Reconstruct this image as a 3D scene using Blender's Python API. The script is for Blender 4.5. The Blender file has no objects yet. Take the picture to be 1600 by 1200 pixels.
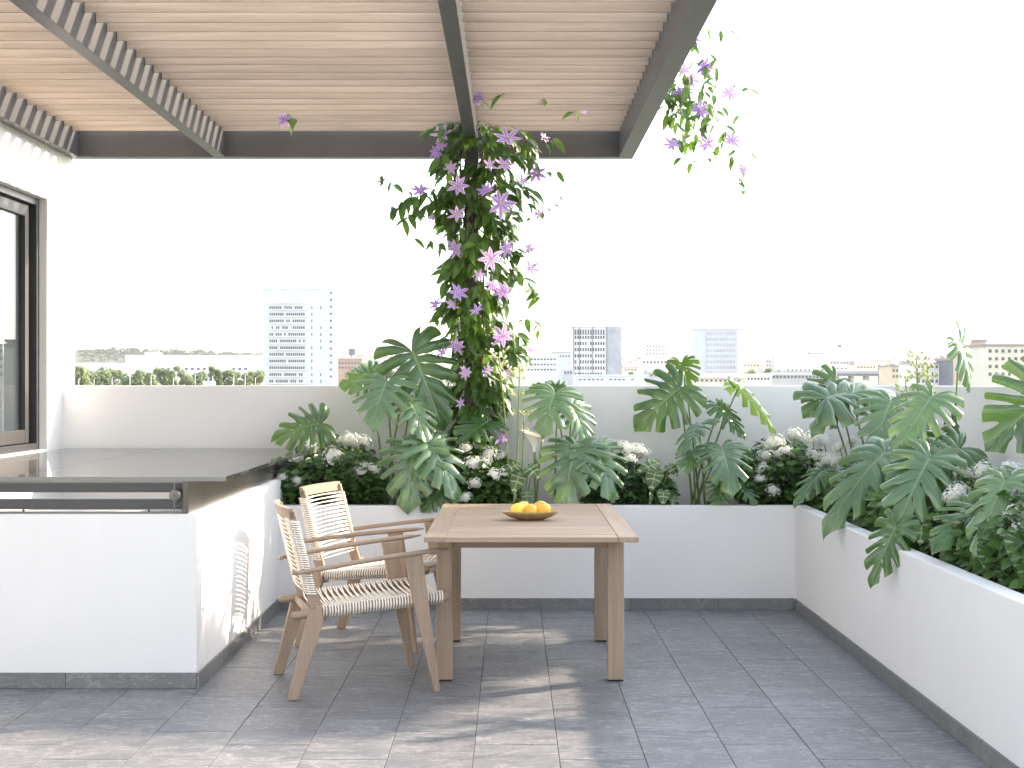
import bpy, math, random
import numpy as np
from mathutils import Vector, Matrix, noise

# ------------------------------------------------------------------ camera, sky, sun, exposure
SC = bpy.context.scene
COL = SC.collection
F = 2222.2          # focal length in photograph pixels (50 mm on a 36 mm sensor, 1600 px wide)
EYE = 1.5
cam_d = bpy.data.cameras.new('camera')
cam_d.lens = 50.0; cam_d.sensor_width = 36.0
cam_d.clip_start = 0.05; cam_d.clip_end = 30000
cam = bpy.data.objects.new('camera', cam_d); COL.objects.link(cam)
cam.location = (0, 0, EYE); cam.rotation_euler = (math.radians(90), 0, 0)
SC.camera = cam

SUN_TO = Vector((1.0, 0.58, 0.65)).normalized()       # towards the sun
ELEV = math.asin(SUN_TO.z); AZ = math.atan2(SUN_TO.x, SUN_TO.y)
world = bpy.data.worlds.new('World'); SC.world = world; world.use_nodes = True
wn = world.node_tree.nodes; wl = world.node_tree.links
for n in list(wn): wn.remove(n)
sky = wn.new('ShaderNodeTexSky'); sky.sky_type = 'NISHITA'; sky.sun_disc = False
sky.sun_elevation = ELEV; sky.sun_rotation = AZ
sky.altitude = 0; sky.air_density = 1.0; sky.dust_density = 1.6; sky.ozone_density = 1.0
hs = wn.new('ShaderNodeHueSaturation'); hs.inputs['Saturation'].default_value = 0.5
bg = wn.new('ShaderNodeBackground'); bg.inputs['Strength'].default_value = 0.15
wo = wn.new('ShaderNodeOutputWorld')
wl.new(sky.outputs[0], hs.inputs['Color']); wl.new(hs.outputs[0], bg.inputs['Color']); wl.new(bg.outputs[0], wo.inputs[0])

sd = bpy.data.lights.new('sun', 'SUN'); sd.energy = 2.5; sd.angle = math.radians(0.9); sd.color = (1.0, 0.82, 0.64)
sun = bpy.data.objects.new('sun', sd); COL.objects.link(sun)
sun.rotation_euler = SUN_TO.to_track_quat('Z', 'Y').to_euler(); sun.location = (20, 12, 15)

SC.view_settings.view_transform = 'Standard'; SC.view_settings.look = 'None'
SC.view_settings.gamma = 1.0; SC.view_settings.use_curve_mapping = False
SC.view_settings.exposure = 2.22
SC.render.engine = 'CYCLES'
SC.cycles.use_denoising = True
SC.cycles.max_bounces = 10; SC.cycles.diffuse_bounces = 6; SC.cycles.transparent_max_bounces = 12
SC.cycles.caustics_reflective = False; SC.cycles.caustics_refractive = False
SC.cycles.sample_clamp_indirect = 6.0

rnd = random.Random(7)

def P(x, y, Y):
    """photograph pixel at depth Y -> world point"""
    return Vector(((x - 800) / F * Y, Y, EYE + (600 - y) / F * Y))

# ------------------------------------------------------------------ materials
MATS = {}
class NT:
    def __init__(s, name):
        s.m = bpy.data.materials.new(name); s.m.use_nodes = True
        s.t = s.m.node_tree; s.n = s.t.nodes; s.l = s.t.links
        for x in list(s.n): s.n.remove(x)
        s.out = s.n.new('ShaderNodeOutputMaterial')
        s.b = s.n.new('ShaderNodeBsdfPrincipled'); s.l.new(s.b.outputs[0], s.out.inputs[0])
    def node(s, typ, **kw):
        x = s.n.new(typ)
        for k, v in kw.items(): setattr(x, k, v)
        return x
    def setv(s, sock, v):
        if hasattr(v, 'is_output') or isinstance(v, bpy.types.NodeSocket): s.l.new(v, sock)
        else: sock.default_value = v
    def coords(s, kind='Object', scale=(1, 1, 1), rand=0.0):
        tc = s.node('ShaderNodeTexCoord'); mp = s.node('ShaderNodeMapping')
        mp.inputs['Scale'].default_value = scale
        s.l.new(tc.outputs[kind], mp.inputs['Vector'])
        if rand:
            oi = s.node('ShaderNodeObjectInfo'); mu = s.node('ShaderNodeMath', operation='MULTIPLY')
            s.l.new(oi.outputs['Random'], mu.inputs[0]); mu.inputs[1].default_value = rand
            cb = s.node('ShaderNodeCombineXYZ')
            for i in range(3): s.l.new(mu.outputs[0], cb.inputs[i])
            s.l.new(cb.outputs[0], mp.inputs['Location'])
        return mp.outputs[0]
    def noise(s, vec, scale, detail=4, rough=.55, dist=0.0):
        x = s.node('ShaderNodeTexNoise')
        x.inputs['Scale'].default_value = scale; x.inputs['Detail'].default_value = detail
        x.inputs['Roughness'].default_value = rough; x.inputs['Distortion'].default_value = dist
        s.l.new(vec, x.inputs['Vector']); return x.outputs['Fac']
    def ramp(s, fac, stops):
        x = s.node('ShaderNodeValToRGB'); e = x.color_ramp.elements
        while len(e) < len(stops): e.new(.5)
        for i, (p, c) in enumerate(stops):
            e[i].position = p; e[i].color = (c[0], c[1], c[2], 1) if hasattr(c, '__len__') else (c, c, c, 1)
        s.l.new(fac, x.inputs[0]); return x.outputs[0]
    def mix(s, fac, a, b, mode='MIX'):
        x = s.node('ShaderNodeMix', data_type='RGBA', blend_type=mode)
        s.setv(x.inputs[0], fac)
        s.setv(x.inputs[6], (*a, 1) if isinstance(a, tuple) else a); s.setv(x.inputs[7], (*b, 1) if isinstance(b, tuple) else b)
        return x.outputs[2]
    def math(s, op, a, b=0.0):
        x = s.node('ShaderNodeMath', operation=op); s.setv(x.inputs[0], a); s.setv(x.inputs[1], b); return x.outputs[0]
    def bump(s, h, strength=.3, dist=.01):
        x = s.node('ShaderNodeBump'); x.inputs['Strength'].default_value = strength; x.inputs['Distance'].default_value = dist
        s.l.new(h, x.inputs['Height']); s.l.new(x.outputs[0], s.b.inputs['Normal'])
    def set(s, **kw):
        nm = {'color': 'Base Color', 'rough': 'Roughness', 'metal': 'Metallic', 'spec': 'Specular IOR Level', 'coat': 'Coat Weight', 'trans': 'Transmission Weight', 'ior': 'IOR'}
        for k, v in kw.items():
            s.setv(s.b.inputs[nm[k]], (*v, 1) if isinstance(v, tuple) else v)
    def translucent(s, col, fac):
        tr = s.node('ShaderNodeBsdfTranslucent'); s.setv(tr.inputs[0], (*col, 1) if isinstance(col, tuple) else col)
        mx = s.node('ShaderNodeMixShader'); mx.inputs[0].default_value = fac
        s.l.new(s.b.outputs[0], mx.inputs[1]); s.l.new(tr.outputs[0], mx.inputs[2]); s.l.new(mx.outputs[0], s.out.inputs[0])
    def done(s, key): MATS[key] = s.m; return s.m

def plain(key, col, rough=.6, metal=0.0, var=0.0, vscale=8.0, spec=.5):
    t = NT(key)
    if var:
        f = t.noise(t.coords('Object', rand=30), vscale, 5, .6)
        c = t.ramp(f, [(.3, tuple(v * (1 - var) for v in col)), (.7, tuple(min(1, v * (1 + var)) for v in col))])
        t.set(color=c)
    else: t.set(color=col)
    t.set(rough=rough, metal=metal, spec=spec)
    return t.done(key)

def plaster(key, col):
    t = NT(key); v = t.coords('Object')
    f = t.noise(v, 1.3, 5, .6); g = t.noise(v, 160, 3, .6)
    drip = t.noise(t.coords('Object', (3.0, 3.0, .35)), 2.2, 5, .65)
    c = t.ramp(f, [(.25, tuple(x * .955 for x in col)), (.75, col)])
    c = t.mix(t.ramp(drip, [(.55, 0.0), (.9, .35)]), c, tuple(x * .9 for x in (col[0], col[1] * .99, col[2] * .96)))
    t.set(color=c, rough=.82, spec=.25); t.bump(g, .14, .003)
    return t.done(key)

def tile_mat(key, lo, hi, vein, rough):
    t = NT(key)
    v = t.coords('Object', (1, 1.0, 1), rand=40)
    v2 = t.coords('Object', (1.6, 5.5, 3), rand=23)
    a = t.noise(v2, 2.2, 8, .68, .7); b = t.noise(v, 5.0, 6, .6, .3); fine = t.noise(v2, 16, 6, .75)
    c = t.ramp(a, [(.28, lo), (.72, hi)])
    c = t.mix(.35, c, t.ramp(b, [(.35, lo), (.7, hi)]))
    vn = t.math('ABSOLUTE', t.math('SUBTRACT', t.noise(v2, 1.5, 7, .62, 1.3), .5))
    c = t.mix(t.ramp(vn, [(.0, .75), (.016, 0.0)]), c, vein)
    vn2 = t.math('ABSOLUTE', t.math('SUBTRACT', t.noise(v, 4.5, 6, .7, 1.6), .52))
    c = t.mix(t.ramp(vn2, [(.0, .5), (.012, 0.0)]), c, vein)
    c = t.mix(t.ramp(fine, [(.4, .0), (.75, .4)]), c, tuple(x * .75 for x in lo))
    oi = t.node('ShaderNodeObjectInfo')
    c = t.mix(1.0, c, t.ramp(oi.outputs['Random'], [(0, .90), (1, 1.06)]), 'MULTIPLY')
    t.set(color=c, rough=t.ramp(a, [(.3, rough - .07), (.7, rough + .12)]), spec=.45)
    t.bump(fine, .22, .004)
    return t.done(key)

def wood(key, lo, hi, axis, rough=.6, scale=1.0, dark=.35):
    t = NT(key)
    sc = [22 * scale] * 3; sc[axis] = 1.1 * scale
    v = t.coords('Object', tuple(sc), rand=17)
    sc2 = [60 * scale] * 3; sc2[axis] = 1.6 * scale
    v2 = t.coords('Object', tuple(sc2), rand=9)
    a = t.noise(v, 1.0, 6, .6, .9); b = t.noise(v2, 1.5, 4, .7, .2)
    c = t.ramp(a, [(.25, lo), (.55, tuple((x + y) / 2 for x, y in zip(lo, hi))), (.8, hi)])
    c = t.mix(t.ramp(b, [(.45, 0.0), (.8, dark)]), c, tuple(x * .62 for x in lo))
    oi = t.node('ShaderNodeObjectInfo')
    c = t.mix(1.0, c, t.ramp(oi.outputs['Random'], [(0, .9), (.5, 1.0), (1, 1.07)]), 'MULTIPLY')
    t.set(color=c, rough=rough, spec=.35); t.bump(b, .25, .0015)
    return t.done(key)

def leaf_mat(key, dark, light, vein, rough=.38, trans=.25, veins=True, edge=None, vstr=.55, trcol=None, spec=.5, vw=.035):
    t = NT(key)
    v = t.coords('Object', rand=11)
    oi = t.node('ShaderNodeObjectInfo')
    f = t.noise(v, 3.0, 3, .5)
    c = t.mix(t.ramp(f, [(.3, 0.0), (.7, 1.0)]), dark, light)
    c = t.mix(1.0, c, t.ramp(oi.outputs['Random'], [(0, (.66, .72, .70)), (.5, (1, 1, 1)), (1, (1.32, 1.2, 1.0))]), 'MULTIPLY')
    if veins:
        uv = t.node('ShaderNodeUVMap'); sp = t.node('ShaderNodeSeparateXYZ'); t.l.new(uv.outputs[0], sp.inputs[0])
        d = t.math('ABSOLUTE', t.math('SUBTRACT', sp.outputs[0], .5))
        side = t.ramp(d, [(.0, vstr), (vw, 0.0)])
        mid = t.ramp(sp.outputs[1], [(.0, vstr * 1.4), (.05, 0.0)])
        c = t.mix(t.math('MAXIMUM', side, mid), c, vein)
        if edge: c = t.mix(t.ramp(sp.outputs[1], [(.72, 0.0), (1.0, .55)]), c, edge)
    t.set(color=c, rough=rough, spec=spec)
    t.translucent(trcol or tuple(min(1, x * 1.9) for x in light), trans)
    return t.done(key)

plaster('plaster', (.80, .795, .785))
plaster('plaster_house', (.82, .815, .805))
tile_mat('floor_tile', (.100, .107, .118), (.250, .256, .264), (.42, .42, .415), .44)
tile_mat('skirting', (.145, .148, .150), (.225, .225, .222), (.32, .32, .315), .55)
plain('grout', (.10, .102, .108), .9)
for i, ax in enumerate('xyz'):
    wood('teak_' + ax, (.275, .198, .135), (.43, .328, .238), i, .58, 1.0, .30)
wood('slat_wood', (.41, .325, .245), (.60, .50, .395), 0, .6, .8, .45)
plain('dark_metal', (.082, .085, .087), .42, 0.0, .12, 3.0, .5)
plain('frame_metal', (.055, .055, .057), .38, .3, .1, 2.0)
plain('bronze_steel', (.15, .140, .125), .33, .35, .12, 5.0)
plain('sash_metal', (.042, .039, .037), .5, 0, .1, 3.0)
plain('side_steel', (.085, .08, .072), .25, .5, .15, 4.0)
plain('glass_edge', (.20, .20, .185), .25, 0, .1, 4.0)
plain('black_rubber', (.012, .012, .013), .7)
plain('rope', (.85, .79, .69), .85, 0, .10, 40.0, .2)
plain('soil', (.035, .025, .018), .95, 0, .4, 30)
plain('petiole', (.13, .20, .055), .5, 0, .2, 10)
plain('clematis_stem', (.16, .10, .06), .8, 0, .3, 30)
plain('stalk', (.20, .26, .07), .5, 0, .2, 10)
plain('bud', (.55, .60, .28), .6, 0, .2, 20)
plain('orange_skin', (.88, .47, .06), .42, 0, .10, 14)
plain('lemon_skin', (.88, .64, .07), .42, 0, .10, 14)
plain('bowl_wood', (.36, .25, .11), .42, 0, .25, 18)
plain('curtain', (.13, .14, .155), .9, 0, .05, 3)
plain('room', (.35, .34, .33), .9)
plain('stamen', (.75, .72, .50), .7)
plain('shrub_stem', (.10, .08, .04), .8)
plain('calla', (.86, .84, .74), .45)
leaf_mat('monstera', (.034, .092, .024), (.062, .145, .038), (.22, .31, .12), .27, .13, True, (.13, .21, .05), .5, (.16, .30, .05), .7)
leaf_mat('monstera_lit', (.084, .182, .076), (.135, .240, .112), (.36, .44, .24), .24, .20, True, (.19, .28, .085), .5, (.22, .36, .07), .85)  # paler copy of monstera: sunlit and sky sheen look put into the colour
leaf_mat('clematis_leaf', (.055, .125, .020), (.125, .230, .042), (.20, .30, .08), .36, .38, True, None, .35, (.16, .30, .03))
leaf_mat('shrub_leaf', (.036, .090, .020), (.090, .178, .040), (.1, .2, .06), .40, .22, False, None, 0, (.12, .25, .03))
leaf_mat('caladium', (.045, .10, .030), (.085, .16, .055), (.66, .70, .46), .42, .2, True, (.05, .12, .03), .8, (.2, .3, .08), .5, .13)
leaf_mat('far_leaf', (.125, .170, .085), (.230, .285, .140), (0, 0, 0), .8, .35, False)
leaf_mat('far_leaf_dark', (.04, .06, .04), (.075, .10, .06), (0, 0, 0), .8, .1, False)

def petal_mat():
    t = NT('petal')
    uv = t.node('ShaderNodeUVMap'); sp = t.node('ShaderNodeSeparateXYZ'); t.l.new(uv.outputs[0], sp.inputs[0])
    d = t.math('ABSOLUTE', t.math('SUBTRACT', sp.outputs[0], .5))
    oi = t.node('ShaderNodeObjectInfo')
    edge = t.ramp(oi.outputs['Random'], [(0, (.42, .30, .70)), (.5, (.66, .50, .82)), (1, (.80, .64, .86))])
    c = t.mix(t.ramp(d, [(.02, 1.0), (.26, 0.0)]), edge, (.46, .17, .58))
    t.set(color=c, rough=.55, spec=.3); t.translucent(c, .3)
    return t.done('petal')
petal_mat()
def floret_mat():
    t = NT('floret')
    f = t.noise(t.coords('Object', rand=5), 40, 2)
    t.set(color=t.ramp(f, [(.3, (.74, .77, .66)), (.6, (.86, .86, .83))]), rough=.65, spec=.2); t.translucent((.85, .87, .78), .25)
    return t.done('floret')
floret_mat()
def worktop_mat():
    t = NT('worktop')
    f = t.noise(t.coords('Object'), 2.0, 5, .6)
    t.set(color=t.ramp(f, [(.3, (.40, .40, .40)), (.7, (.47, .465, .46))]), rough=.09, spec=.75, coat=.4)
    return t.done('worktop')
worktop_mat()
def glass_mat(key, col, rough, tint, base=.04):
    t = NT(key); t.set(color=col, rough=rough, spec=1.0)
    tr = t.node('ShaderNodeBsdfTransparent'); tr.inputs[0].default_value = (*tint, 1)
    lw = t.node('ShaderNodeLayerWeight'); lw.inputs[0].default_value = .5
    fr = t.math('ADD', t.math('MULTIPLY', t.math('POWER', lw.outputs['Facing'], 5.0), 1.0 - base), base)
    gl = t.node('ShaderNodeBsdfGlossy'); gl.inputs['Roughness'].default_value = rough
    mx = t.node('ShaderNodeMixShader')
    t.l.new(fr, mx.inputs[0]); t.l.new(tr.outputs[0], mx.inputs[1]); t.l.new(gl.outputs[0], mx.inputs[2])
    t.l.new(mx.outputs[0], t.out.inputs[0])
    return t.done(key)
glass_mat('glass', (.5, .5, .5), .01, (.86, .90, .91))
glass_mat('cover_glass', (.5, .5, .5), .02, (.96, .965, .96), .10)
for k, c in dict(b_white=(.78, .78, .77), b_cream=(.72, .66, .54), b_grey=(.50, .51, .53), b_blue=(.50, .53, .57), b_beige=(.58, .49, .36),
                 b_brick=(.42, .28, .22), b_roof=(.33, .27, .25), b_dark=(.17, .18, .21), b_concrete=(.48, .47, .46)).items():
    plain(k, c, .8, 0, .08, .2)
plain('tower_white', (.66, .66, .65), .8, 0, .06, .2)
plain('b_glass', (.10, .11, .13), .15, 0, .3, .3)
plain('b_glass_pale', (.38, .40, .44), .12, 0, .2, .3)
plain('ground', (.16, .17, .13), .95, 0, .4, .02)
plain('hill', (.055, .075, .045), .95, 0, .3, .03)
plain('road_concrete', (.4, .4, .39), .8)

# ------------------------------------------------------------------ mesh helpers
class MB:
    def __init__(s): s.v = []; s.f = []; s.uv = []; s.has_uv = False
    def box(s, x0, x1, y0, y1, z0, z1):
        b = len(s.v)
        s.v += [(x0, y0, z0), (x1, y0, z0), (x1, y1, z0), (x0, y1, z0), (x0, y0, z1), (x1, y0, z1), (x1, y1, z1), (x0, y1, z1)]
        s.f += [tuple(b + i for i in q) for q in ((0, 3, 2, 1), (4, 5, 6, 7), (0, 1, 5, 4), (1, 2, 6, 5), (2, 3, 7, 6), (3, 0, 4, 7))]
        return s
    def prism(s, pts, lift):
        """pts: ring of 3-D points (one side), lift: vector to the opposite ring"""
        b = len(s.v); n = len(pts); lift = Vector(lift)
        s.v += [tuple(p) for p in pts] + [tuple(Vector(p) + lift) for p in pts]
        s.f += [tuple(b + i for i in range(n))[::-1], tuple(b + n + i for i in range(n))]
        for i in range(n):
            j = (i + 1) % n; s.f.append((b + i, b + j, b + n + j, b + n + i))
        return s
    def tube(s, path, rad, seg=6, cap=True, flat=1.0, up=None):
        path = [Vector(p) for p in path]; n = len(path)
        if not hasattr(rad, '__len__'): rad = [rad] * n
        b = len(s.v); prev = None
        for i, p in enumerate(path):
            t = (path[min(i + 1, n - 1)] - path[max(i - 1, 0)])
            t = t.normalized() if t.length > 1e-9 else Vector((0, 0, 1))
            ref = Vector(up) if up else (prev if prev is not None else (Vector((0, 0, 1)) if abs(t.z) < .9 else Vector((1, 0, 0))))
            a = ref - t * ref.dot(t)
            if a.length < 1e-6: a = t.orthogonal()
            a.normalize(); prev = a; c = t.cross(a)
            for k in range(seg):
                w = 2 * math.pi * k / seg
                s.v.append(tuple(p + a * (rad[i] * flat * math.cos(w)) + c * (rad[i] * math.sin(w))))
        for i in range(n - 1):
            for k in range(seg):
                k2 = (k + 1) % seg
                s.f.append((b + i * seg + k, b + i * seg + k2, b + (i + 1) * seg + k2, b + (i + 1) * seg + k))
        if cap:
            s.f.append(tuple(b + k for k in range(seg))[::-1]); s.f.append(tuple(b + (n - 1) * seg + k for k in range(seg)))
        return s
    def lathe(s, prof, seg=20, c=(0, 0, 0), sy=1.0):
        b = len(s.v)
        for r, z in prof:
            for k in range(seg):
                w = 2 * math.pi * k / seg; s.v.append((c[0] + r * math.cos(w), c[1] + r * sy * math.sin(w), c[2] + z))
        for i in range(len(prof) - 1):
            for k in range(seg):
                k2 = (k + 1) % seg; s.f.append((b + i * seg + k, b + i * seg + k2, b + (i + 1) * seg + k2, b + (i + 1) * seg + k))
        s.f.append(tuple(b + k for k in range(seg))[::-1]); s.f.append(tuple(b + (len(prof) - 1) * seg + k for k in range(seg)))
        return s
    def mesh(s, name, mat=None, smooth=False):
        m = bpy.data.meshes.new(name); m.from_pydata(s.v, [], s.f)
        if mat: m.materials.append(MATS[mat])
        if s.uv:
            ul = m.uv_layers.new(name='UVMap')
            idx = np.empty(len(m.loops), dtype=np.int32); m.loops.foreach_get('vertex_index', idx)
            ul.data.foreach_set('uv', np.array(s.uv, dtype=np.float32)[idx].ravel())
        if smooth: m.polygons.foreach_set('use_smooth', np.ones(len(m.polygons), dtype=bool))
        m.update(); return m
    def build(s, name, mat, parent=None, smooth=False, bevel=0.0, seg=2, loc=None):
        return obj(name, s.mesh(name, mat, smooth), parent, bevel, seg, loc)

def obj(name, mesh, parent=None, bevel=0.0, seg=2, loc=None):
    o = bpy.data.objects.new(name, mesh); COL.objects.link(o)
    if parent is not None: o.parent = parent
    if loc is not None: o.location = loc
    if bevel:
        b = o.modifiers.new('bevel', 'BEVEL'); b.width = bevel; b.segments = seg; b.limit_method = 'ANGLE'; b.angle_limit = math.radians(40)
    return o
def tag(o, label=None, cat=None, group=None, kind=None):
    if label: o['label'] = label
    if cat: o['category'] = cat
    if group: o['group'] = group
    if kind: o['kind'] = kind
    return o
def thing(name, label, cat, loc=(0, 0, 0), rz=0.0, group=None):
    o = bpy.data.objects.new(name, None); COL.objects.link(o); o.empty_display_size = .1
    o.location = loc; o.rotation_euler = (0, 0, rz)
    return tag(o, label, cat, group)
def clone(o, parent, **kw):
    c = o.copy(); COL.objects.link(c); c.parent = parent
    return c
def bx(name, mat, parent, dims, bevel=0.0, seg=2):
    """box part with its origin at its centre"""
    x0, x1, y0, y1, z0, z1 = dims
    cx, cy, cz = (x0 + x1) / 2, (y0 + y1) / 2, (z0 + z1) / 2
    m = MB().box(x0 - cx, x1 - cx, y0 - cy, y1 - cy, z0 - cz, z1 - cz)
    pl = parent.location if parent is not None else Vector((0, 0, 0))
    return m.build(name, mat, parent, False, bevel, seg, (cx - pl.x, cy - pl.y, cz - pl.z))

# ------------------------------------------------------------------ key dimensions
BACK = 9.456        # floor meets the rear planter
PAR = 10.15         # face of the rear parapet
RX = 1.885          # face of the right planter
RPX = 2.60          # face of the right parapet
PH = .69            # planter height
TOPP = 1.489        # parapet height
HX = -3.207         # house wall
GZ = -18.0          # street level
BLX, BLY, BLZ = -1.554, 7.017, .859   # counter block corner

# ------------------------------------------------------------------ the setting
g = MB(); n = 40
g.box(-9000, 9000, -2000, 14000, GZ - 1, GZ)
tag(g.build('ground', 'ground'), kind='structure')
tag(MB().box(-9, 2.75, -6, 10.36, GZ, -.03).build('terrace_building', 'b_concrete'), kind='structure')

floor = MB().box(HX + .01, 2.0, .6, 9.6, -.029, -.004).build('terrace_floor', 'grout'); tag(floor, kind='structure')
TW, TL, GAP = .2298 * EYE, .69, .0030
x_ref = .1262 * EYE
tile_cache = {}
for k in range(-10, 5):
    xa = x_ref + k * TW; xb = xa + TW
    xa_c, xb_c = max(xa, HX + .02), min(xb, RX + .02)
    if xb_c - xa_c < .03: continue
    phase = 6.833 - .23 * ((k - 1) % 3)
    j0 = math.floor((1.6 - phase) / TL)
    y = phase + j0 * TL
    while y < BACK:
        ya, yb = max(y, 1.4), min(y + TL, BACK + .02)
        if yb - ya > .05:
            key = (round(xb_c - xa_c, 3), round(yb - ya, 3))
            if key not in tile_cache:
                w, l = (xb_c - xa_c - GAP) / 2, (yb - ya - GAP * 1.9) / 2
                tile_cache[key] = MB().box(-w, w, -l, l, -.012, 0).mesh('tile', 'floor_tile')
            o = obj('tile', tile_cache[key], floor, .0012, 1, ((xa_c + xb_c) / 2, (ya + yb) / 2, rnd.uniform(-.0006, .0002)))
        y += TL

# parapet
par = thing('parapet_wall', 'smooth white parapet wall behind the planting along the rear and right edges', 'wall', (0, PAR, 0))
bx('rear_wall', 'plaster', par, (HX - .02, RPX + .15, PAR, PAR + .2, -.02, TOPP), .006)
bx('side_wall', 'plaster', par, (RPX, RPX + .15, .6, PAR - .001, -.02, TOPP), .006)

# planter
pl = thing('planter', 'long white rendered planter box with grey tile skirting below the plants', 'planter', (0, BACK, 0))
RIM = .09
bx('front_panel', 'plaster', pl, (BLX - .02, RX + RIM - .001, BACK, BACK + RIM, -.02, PH), .005)
bx('side_panel', 'plaster', pl, (RX, RX + RIM, .6, BACK - .0005, -.02, PH - .0005), .005)
# soil with an uneven surface
def soil_patch(x0, x1, y0, y1, z, nx, ny, name):
    m = MB()
    for j in range(ny + 1):
        for i in range(nx + 1):
            x = x0 + (x1 - x0) * i / nx; y = y0 + (y1 - y0) * j / ny
            m.v.append((x - pl.location.x, y - pl.location.y, z + .05 * noise.noise(Vector((x * 4, y * 4, 1))) + .02 * noise.noise(Vector((x * 15, y * 15, 3)))))
    for j in range(ny):
        for i in range(nx):
            a = j * (nx + 1) + i; m.f.append((a, a + 1, a + nx + 2, a + nx + 1))
    return m.build(name, 'soil', pl, True)
soil_patch(BLX, RPX, BACK + RIM, PAR, .60, 90, 16, 'soil')
soil_patch(RX + RIM, RPX, .6, BACK + RIM, .60, 14, 120, 'soil')
SK = .0766
x = BLX + .02; i = 0
for x0 in np.arange(BLX, RX - .013, .585):
    x1 = min(x0 + .585, RX - .013)
    bx('skirting_tile', 'skirting', pl, (x0 + .0015, x1 - .0015, BACK - .012, BACK - .0005, 0.0005, SK), .001, 1)
for y0 in np.arange(BACK - .012, .7, -.60):
    y1 = max(y0 - .60, .62)
    bx('skirting_tile', 'skirting', pl, (RX - .012, RX - .0005, y1 + .0015, y0 - .0015, 0.0005, SK), .001, 1)

# ------------------------------------------------------------------ house with window
house = thing('house_wall', 'bright white house wall with a large dark framed window at the left edge', 'house', (HX, 9, 0))
WY, WZ0, WZ1 = 9.81, 1.05, 2.776
bx('wall', 'plaster_house', house, (HX - .30, HX, .4, 10.43, WZ1, 3.9), 0)
bx('wall', 'plaster_house', house, (HX - .30, HX, .4, 10.43, -.02, WZ0 - .001), 0)
bx('wall', 'plaster_house', house, (HX - .30, HX, WY, 10.43, WZ0 - .001, WZ1), 0)
win = bx('window', 'frame_metal', house, (HX - .16, HX - .052, WY - .055, WY - .001, WZ0, WZ1 - .001), .003)   # outer frame, far jamb
def wpart(name, mat, d, bev=.003):
    x0, x1, y0, y1, z0, z1 = d
    cx, cy, cz = (x0 + x1) / 2, (y0 + y1) / 2, (z0 + z1) / 2
    m = MB().box(x0 - cx, x1 - cx, y0 - cy, y1 - cy, z0 - cz, z1 - cz)
    o = m.build(name, mat, win, False, bev)
    o.location = Vector((cx, cy, cz)) - house.location - win.location
    return o
wpart('frame', 'frame_metal', (HX - .16, HX - .055, 5.0, WY - .056, WZ1 - .05, WZ1 - .002))
wpart('frame', 'frame_metal', (HX - .16, HX - .045, 5.0, WY - .056, WZ0 + .001, WZ0 + .045))
for ya, yb in ((7.55, 9.69),):
    wpart('sash', 'sash_metal', (HX - .135, HX - .085, yb - .07, yb, WZ0 + .05, WZ1 - .06))
    wpart('sash', 'sash_metal', (HX - .135, HX - .085, ya, ya + .07, WZ0 + .05, WZ1 - .06))
    wpart('sash', 'sash_metal', (HX - .134, HX - .086, ya + .071, yb - .071, WZ1 - .14, WZ1 - .061))
    wpart('sash', 'sash_metal', (HX - .134, HX - .086, ya + .071, yb - .071, WZ0 + .051, WZ0 + .14))
    wpart('pane', 'glass', (HX - .114, HX - .108, ya + .06, yb - .06, WZ0 + .13, WZ1 - .13), 0)
wpart('pane', 'glass', (HX - .150, HX - .146, 5.0, 7.56, WZ0 + .05, WZ1 - .055), 0)
cur = MB()
for i in range(120):
    y = 6.2 + i * .028; d = .03 * math.sin(i * .9) + .012 * math.sin(i * 2.3)
    cur.v += [(-.21 + d, y - 9, WZ0 + .01), (-.21 + d, y - 9, WZ1 + .05)]
    if i: cur.f.append((2 * i - 2, 2 * i, 2 * i + 1, 2 * i - 1))
cur.build('curtain', 'curtain', house, True)
room = MB().box(-2.8, -.60, -5, 1.3, .2, 3.0); room.build('room', 'room', house)

# ------------------------------------------------------------------ counter block
ct = thing('outdoor_counter', 'white rendered counter block with polished grey top and dark steel frame', 'counter', (BLX, BLY, 0))
bx('body', 'plaster', ct, (HX + .001, BLX, BLY, BLY + .22, -.02, BLZ), .006)
bx('side_wall', 'plaster', ct, (BLX - .16, BLX, BLY + .2205, PAR - .001, -.02, BLZ), .005)
bx('well_floor', 'plaster', ct, (HX + .001, BLX - .161, BLY + .2205, PAR - .001, .30, .35), 0)
xs = [BLX, BLX - .645, BLX - 1.29, HX + .01]
for a, b in zip(xs[:-1], xs[1:]):
    bx('skirting_tile', 'skirting', ct, (b + .0015, a - .0015, BLY - .012, BLY - .0005, .0005, SK), .001, 1)
for y0 in np.arange(BLY - .012, BACK - .02, .60):
    bx('skirting_tile', 'skirting', ct, (BLX + .0005, BLX + .012, y0 + .0015, min(y0 + .60, BACK - .014) - .0015, .0005, SK), .001, 1)
FX = -1.597
bx('side_frame', 'side_steel', ct, (FX - .03, FX, BLY + .003, PAR - .02, BLZ + .0005, 1.018), .002)
bx('frame_bar', 'frame_metal', ct, (HX + .02, FX - .031, BLY + .03, BLY + .08, .963, 1.0175), .002)
bx('frame_bar', 'frame_metal', ct, (HX + .02, FX - .031, BLY + .03, BLY + .08, .879, .928), .002)
bx('rail', 'bronze_steel', ct, (HX + .02, FX - .031, BLY + .012, BLY + .03, .8605, .868), 0)
bx('top_rail', 'bronze_steel', ct, (HX + .02, FX - .031, BLY + .006, BLY + .028, 1.010, 1.0172), 0)
for xx in (-2.415, -1.795):
    bx('rail_clip', 'dark_metal', ct, (xx - .004, xx + .004, BLY + .006, BLY + .02, .8685, .880), 0)
wt = bx('glass_cover', 'cover_glass', ct, (HX + .004, -1.415, BLY + .012, PAR - .012, 1.0195, 1.042), 0)
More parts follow.
